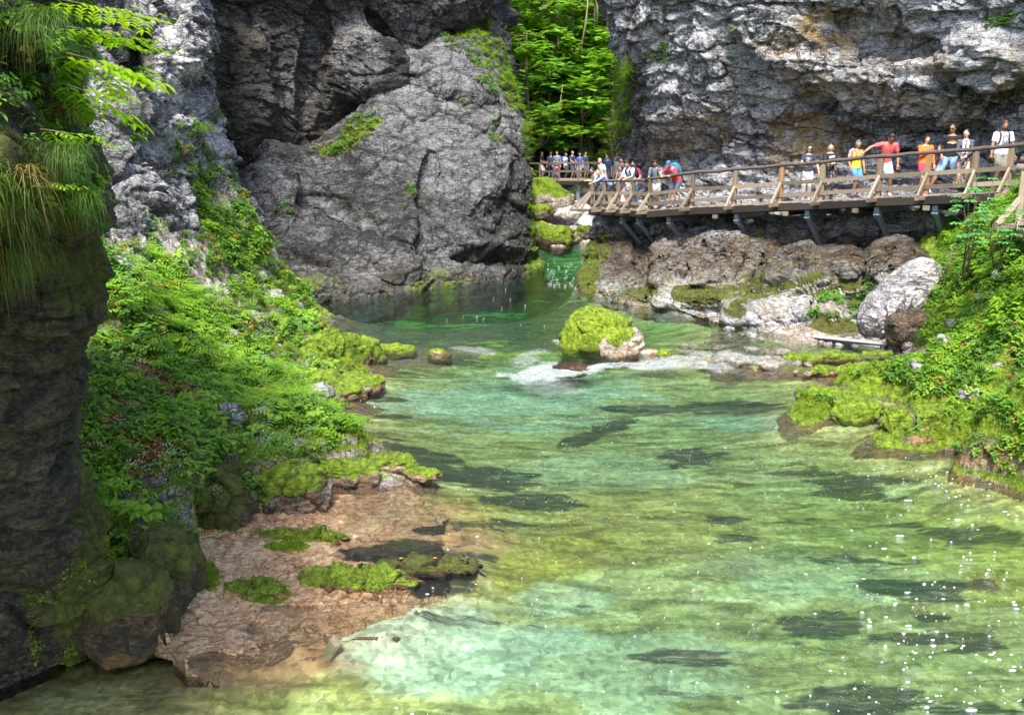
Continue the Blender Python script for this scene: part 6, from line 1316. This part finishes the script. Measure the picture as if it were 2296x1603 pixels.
    if printk == 'fruit':
        patch(-.12, .12, .60, .70, cmat((.75, .75, .35)), 'print', .022, True); patch(-.07, .08, .68, .76, cmat((.7, .12, .06)), 'print', .026, True); patch(-.11, -.04, .62, .67, cmat((.8, .35, .05)), 'print', .032, True); patch(.03, .1, .62, .67, cmat((.2, .5, .2)), 'print', .032, True)
    if printk == 'picture': patch(-.11, .06, .48, .86, cmat((.25, .24, .38)), 'print', .022); patch(-.06, .03, .55, .78, cmat((.55, .55, .68)), 'print', .03, True)
    if printk == 'tank':
        for sg in (-1, 1):
            st_ = MB(); st_.tube([chest(.84, sg*.07, .01), at_(.97, sg*.09, .075), at_(1.0, sg*.09, 0), at_(.9, sg*.09, -.11)], [(.022, .012)]*4, 8); st_.build('shoulder_strap', cmat(topc), root)
    if printk == 'scarf':
        for sg in (-1, 1): patch(sg*.05-.03, sg*.05+.03, .30, .93, WHT, 'shirt_front', .02)
        patch(-.012, .02, .25, .85, cmat((.03, .03, .08)), 'shirt_print', .03)
    root.scale = (s, s, s)
    root['_'] = 0; del root['_']
    f = lambda P_: Vector(pos)+Matrix.Rotation(yaw, 3, 'Z') @ (Vector(P_)*s)
    return root, dict(f=f, at=at_, X=X, Y=Yv, sp=sp_, chest=chest, arms=arms, hc=hc, HR=HR, yaw=yaw, pos=pos, s=s, w=w_)
def backpack(inf, c1, label, size=(.17, .11, .26), c2=None, straps=True, pat=None):
    root = empty('backpack', tuple(inf['pos']), inf['yaw'], label=label, cat='backpack'); root.scale = (inf['s'],)*3; a = inf['at']
    mb = MB(); pts = [a(.62-.02+z_/.53, 0, -.11-size[1]*.75) for z_ in (-size[2], -size[2]*.9, -size[2]*.3, size[2]*.4, size[2]*.85, size[2])]
    mb.tube(pts, [(size[0]*.5, size[1]*.5), (size[0]*.92, size[1]*.9), (size[0], size[1]), (size[0]*.97, size[1]*.9), (size[0]*.75, size[1]*.7), (size[0]*.3, size[1]*.3)], 14, ref=inf['X']); bag_ = mb.build('bag', cmat(c1, pat), root)
    pk = MB(); pts = [a(.50+z_/.53, 0, -.12-size[1]*1.55) for z_ in (-.12, -.1, .02, .08)]; pk.tube(pts, [(.06, .02), (.11, .05), (.11, .05), (.05, .02)], 12, ref=inf['X']); pk.build('pocket', cmat(c2 or c1), bag_)
    if straps:
        for sg in (-1, 1):
            st_ = MB(); ch = inf['chest']; st_.tube([a(.42, sg*.15, -.05), ch(.48, sg*.12, .03), ch(.68, sg*.105, .035), a(.93, sg*.10, .115), a(1.02, sg*.10, .0), a(.92, sg*.09, -.12)], [(.024, .009)]*6, 8, ref=inf['X']); st_.build('strap', cmat(c2 or c1), root)
    return root
OUTW = math.atan2(-.632, -.775)   # facing the river from the rail (direction angle placeholder)
def face(dx, dy): return math.atan2(-dx, dy)
FR_ = face(-.55, -.83)           # towards the river and camera
dp = lambda u_, ins: tuple(deckpt(u_, ins))
NV = (.03, .035, .06)
# right group on the boardwalk
p, i1 = person(dp(1790, .45), face(-.3, -.95), 1.66, 'woman in dark printed T-shirt and pale trousers resting a hand on the rail', skin='light', hair='black', female=True, hairlen=.22, topc=NV, botc=(.62, .55, .56), botkind='trousers', printk='lines', glasses='on', head=(-12, -8), sleeve=.42, hands=((-.34, .16, .92), (.10, .36, 1.12)), feet=((-.09, 0), (.10, .04)), shoes=(.5, .45, .42))
p, i2 = person(dp(1838, .42), face(-.25, -.97), 1.64, 'woman in black T-shirt with white label and floral trousers leaning on the rail', skin='light', hair='fair', female=True, hairlen=.10, topc=(.012, .012, .018), botc=(.02, .02, .035), botpat='floral', botkind='trousers', printk='label', glasses='up', head=(0, -3), sleeve=.55, hands=((.0, .34, 1.11), (.02, .36, 1.12)), shoes=(.03, .03, .03), width=1.08)
p, i3 = person(dp(1892, .55), face(.25, -.97), 1.66, 'grey-haired woman in yellow tank top and blue denim shorts walking on the boardwalk', skin='tan', hair='grey', female=True, topc=(.85, .52, .03), botc=(.10, .28, .62), botkind='shorts', printk='tank', glasses='up', head=(6, -10), sleeve=0, hands=((-.20, .16, .84), (.25, .10, .90)), feet=((-.13, -.04), (.14, .12)), shoes=(.08, .09, .14), width=1.05)
backpack(i3, (.6, .55, .6), 'white and purple striped backpack on the woman in the yellow top', pat='camo', c2=(.25, .2, .3))
p, i4 = person(dp(1960, .45), face(-.15, -.99), 1.84, 'man in coral polo shirt and pale blue shorts bending to hold the rail', skin='tan', hair='dark', topc=(.85, .13, .13), botc=(.42, .55, .68), botkind='shorts', lean=22, side=-4, head=(0, -55), sleeve=.5, hands=((-.30, .10, .84), (.62, .20, 1.17, (.9, -.3, .1))), feet=((-.16, .05), (.12, -.02)), hipb=-.08, shoes=(.55, .55, .45))
p, i5 = person(dp(2040, .7), face(.1, -.99), 1.6, 'person with short black hair in orange jacket holding a hand to the mouth', skin='light', hair='black', female=True, topc=(.95, .18, .015), botc=(.5, .04, .12), botpat=None, botkind='mini', head=(0, -12), sleeve=1.0, hairlen=.03, hands=((-.24, .16, .86), (.02, .22, 1.30, (.6, -.2, -1))), feet=((-.16, -.1), (.13, .05)), shoes=(.1, .11, .16), width=1.15)
p, i6 = person(dp(2090, .9), face(-.25, -.97), 1.86, 'tall man in black T-shirt with fruit print and light denim shorts in mid stride', skin='tan', hair='dark', topc=(.01, .01, .015), botc=(.30, .46, .66), botkind='shorts', glasses='on', printk='fruit', head=(25, -8), sleeve=.5, hands=((-.30, .08, .86), (.22, .12, .95)), feet=((-.16, .12), (.42, -.10)), shoes=(.8, .8, .82))
p, i7 = person(dp(2136, .5), face(-.35, -.93), 1.66, 'smiling woman in grey cardigan and white scarf with dotted dark skirt', skin='light', hair='black', female=True, bun=True, topc=(.10, .10, .14), botc=(.05, .03, .03), botpat='spots', botkind='skirt', printk='scarf', head=(20, -2), sleeve=1.0, hands=((-.02, .24, 1.02), (.08, .22, .98)), shoes=(.2, .2, .2))
p, i8 = person(dp(2212, .55), face(-.1, -.99), 1.80, 'bearded man in white printed T-shirt carrying a camera in his lowered hand', skin='tan', hair='brown', topc=(.78, .80, .86), botc=(.22, .20, .17), botkind='shorts', printk='picture', head=(8, -28), sleeve=.5, hands=((-.30, .08, .86), (.28, .12, .88)), shoes=(.12, .1, .1))
backpack(i8, NV, 'navy backpack on the man in the white T-shirt')
bd_ = MB(); hc, HRm = i8['hc'], i8['HR']; bd_.ell(hc+HRm@np.array([0, .04, -.065]), (.058, .058, .055), 10, 7, HRm); bd_.build('beard', HAIR['brown'], p)
def camera_thing(inf, side, label, big=True):
    q = inf['arms'][side][2]; d = nrm(q-inf['arms'][side][1]); c = q+d*.12; root = empty('camera', tuple(inf['pos']), inf['yaw'], label=label, cat='camera'); root.scale = (inf['s'],)*3
    m_ = MB(); m_.beam(c+np.array([-.07, .02, 0]), c+np.array([.07, .02, 0]), .07, .09); m_.build('camera_body', DK, root, False); m_ = MB(); m_.tube([c+np.array([0, .03, 0]), c+np.array([0, .13, -.02])], [.036, .04], 12); m_.build('lens', DK, root); return root
camera_thing(i8, 1, 'black camera held low by the man in the white T-shirt')
# pair at the corner
p, i9 = person(dp(1448, .42), face(-.5, -.86), 1.76, 'man in dark grey polo shirt with backpack straps looking down over the rail', skin='tan', hair='black', topc=(.14, .16, .21), botc=(.62, .58, .52), botkind='shorts', lean=10, head=(-6, -38), sleeve=.5, hands=((-.22, .34, 1.06), (.12, .34, 1.06)), shoes=(.03, .03, .03), width=1.1)
backpack(i9, NV, 'dark backpack on the man in the grey polo shirt')
p, i10 = person(dp(1490, .42), face(-.75, -.66), 1.80, 'man in red T-shirt and blue cap bending forward over the rail', skin='mid', hair=None, cap=(.05, .13, .28), topc=(.85, .05, .05), botc=(.07, .09, .15), botkind='shorts', lean=38, hipb=-.16, head=(0, -45), sleeve=.5, hands=((-.12, .52, 1.08), (.14, .50, 1.10, (1, -.4, .2))), shoes=(.08, .09, .12))
backpack(i10, (.02, .22, .42), 'bright blue backpack on the man in the red T-shirt')
# corner crowd
p, i11 = person(dp(1396, .35), face(-.75, -.66), 1.82, 'man in pale grey T-shirt with dark backpack leaning on the corner rail', skin='mid', hair='black', topc=(.50, .57, .66), botc=(.5, .48, .46), botpat='camo', botkind='shorts', lean=26, hipb=-.1, head=(-10, -35), sleeve=.5, hands=((-.16, .48, 1.05), (.12, .46, 1.05)), shoes=(.1, .1, .1))
backpack(i11, (.02, .02, .05), 'large dark backpack on the man in the pale grey T-shirt')
p, i12 = person(dp(1345, .30), face(-.95, -.35), 1.66, 'woman in lavender-blue shirt leaning out over the corner rail and pointing down', skin='light', hair='blond', female=True, hairlen=.08, topc=(.25, .32, .72), botc=(.03, .03, .06), botkind='trousers', lean=50, hipb=-.14, head=(0, -30), sleeve=1.0, hands=((-.10, .84, .95, (0, 0, -1)), (.15, .42, 1.06)), vox=.018)
p, i13 = person(dp(1366, .75), face(-.9, -.45), 1.70, 'woman in white T-shirt and white skirt bending behind the pointing woman', skin='mid', hair='brown', female=True, hairlen=.1, topc=(.82, .80, .76), botc=(.8, .78, .76), botkind='skirt', lean=32, hipb=-.12, head=(-5, -20), sleeve=.5, hands=((-.14, .45, 1.05), (.2, .3, 1.0)), vox=.018)
p, i14 = person(dp(1376, .95), face(-.6, -.8), 1.76, 'person in red T-shirt and blue jeans half hidden behind the man in pale grey', skin='mid', hair='black', topc=(.75, .02, .05), botc=(.08, .26, .60), botkind='trousers', lean=12, head=(-10, -20), vox=.018, hands=((-.2, .3, 1.0), (.2, .25, .95)))
fp = lambda u_, v_, Y_: tuple(at(u_, v_, Y_))
def seg(t, off=.8):
    A_ = [DW[0], back[0], back[1], back[2]]; k = min(int(t), 2); q = A_[k]+(A_[k+1]-A_[k])*(t-k); return tuple(q+np.array([off, .1, 0]))
p, i15 = person(seg(.15, .25), face(-.97, -.25), 1.66, 'woman with long brown hair in white top leaning on the rail beyond the corner', skin='light', hair='brown', female=True, hairlen=.28, topc=(.8, .82, .86), botc=(.05, .05, .08), botkind='trousers', lean=42, hipb=-.15, head=(-20, -30), sleeve=.5, hands=((-.14, .5, 1.02), (.16, .48, 1.02)), vox=.02)
p, i16 = person(seg(.45, .35), face(-.9, -.4), 1.78, 'bald man looking over the heads of the corner group', skin='pink', hair=None, topc=(.75, .72, .70), botc=(.1, .1, .12), botkind='trousers', lean=15, head=(-10, -15), vox=.02)
for i, (t, off, H_, lab, tc, hr, cp_) in enumerate([
    (.7, .9, 1.80, 'man with camera raised above the crowd behind the corner', (.45, .45, .47), 'brown', None),
    (.95, .35, 1.74, 'person in navy top in the crowd behind the bald man', (.04, .07, .16), 'dark', None),
    (1.25, .9, 1.84, 'tall man in pale blue shirt standing behind the crowd', (.40, .50, .62), 'fair', None),
    (1.5, .35, 1.72, 'man in blue T-shirt in the line behind the corner crowd', (.06, .14, .38), 'black', None),
    (.45, 1.1, 1.78, 'dark-haired person in grey behind the person in red', (.16, .17, .20), 'black', None),
    (1.0, 1.15, 1.86, 'sunlit man at the back of the crowd next to the cliff', (.5, .35, .28), 'fair', None),
    (1.8, .9, 1.74, 'person in dark top in the narrow passage behind the crowd', (.05, .05, .07), 'brown', None)]):
    person(seg(t, off), face(-.8+.3*(i % 3), -.5), H_, lab, skin=('mid', 'light', 'pink')[i % 3], hair=hr, topc=tc, botc=(.08, .09, .12), botkind='trousers', head=(-10+10*(i % 3), -12), vox=.024)
# people on the far walkway
FB_ = FB
for i, (uu, Yo, H_, lab, tc, bc, hr, kw) in enumerate([
    (1216, .8, 1.78, 'man in black T-shirt and pale shorts leftmost on the far walkway', (.02, .025, .04), (.5, .5, .52), 'fair', dict(hands=((-.12, .3, 1.1), (.14, .3, 1.1)), yaw=face(.9, -.4))),
    (1237, 1.1, 1.74, 'man in navy top standing second from left on the far walkway', (.03, .06, .16), (.06, .07, .1), 'fair', dict(yaw=face(.2, 1))),
    (1250, .7, 1.80, 'man in slate-grey T-shirt on the far walkway left of the middle post', (.20, .24, .30), (.05, .06, .09), 'black', dict(yaw=face(-.5, -.8))),
    (1268, .9, 1.68, 'woman in white top with blue bag on the far walkway', (.7, .72, .75), (.05, .05, .07), 'brown', dict(yaw=face(.8, -.5), female=True, hairlen=.1)),
    (1282, .8, 1.78, 'man in navy T-shirt resting on the far rail', (.03, .06, .14), (.06, .07, .10), 'fair', dict(yaw=face(.7, -.7), hands=((-.1, .32, 1.08), (.14, .32, 1.08)))),
    (1298, .9, 1.66, 'person in blue top near the right end of the far walkway', (.06, .14, .45), (.3, .3, .33), 'brown', dict(yaw=face(-.4, -.9))),
    (1310, 1.3, 1.72, 'person in dark blue right of the one in blue on the far walkway', (.05, .06, .14), (.1, .1, .12), 'dark', dict(yaw=face(.6, -.7)))]):
    q = FB_[0]+(FB_[1]-FB_[0])*((FB_[0][0]-(at(uu, 404, 57.5)[0]))/(FB_[0][0]-FB_[1][0])); yw = kw.pop('yaw'); q = q+np.array([0, Yo, 0])
    pp, inf = person(tuple(q), yw, H_, lab, skin='mid', hair=hr, topc=tc, botc=bc, botkind='shorts' if i % 2 == 0 else 'trousers', vox=.026, **kw)
    if i == 3: backpack(inf, (.03, .12, .5), 'blue backpack on the woman in white on the far walkway')
q = FB_[0]+(FB_[1]-FB_[0])*.62
person(tuple(q+np.array([-.1, .5, 0])), face(.3, -.9), 1.3, 'crouching child in pink shirt behind the far rail', skin='mid', hair='brown', topc=(.8, .12, .30), botc=(.1, .1, .25), botkind='shorts', seat=.30, lean=30, vox=.024, hands=((-.15, .3, .6), (.15, .3, .6)))
bpy.data.scenes.remove(tmp)
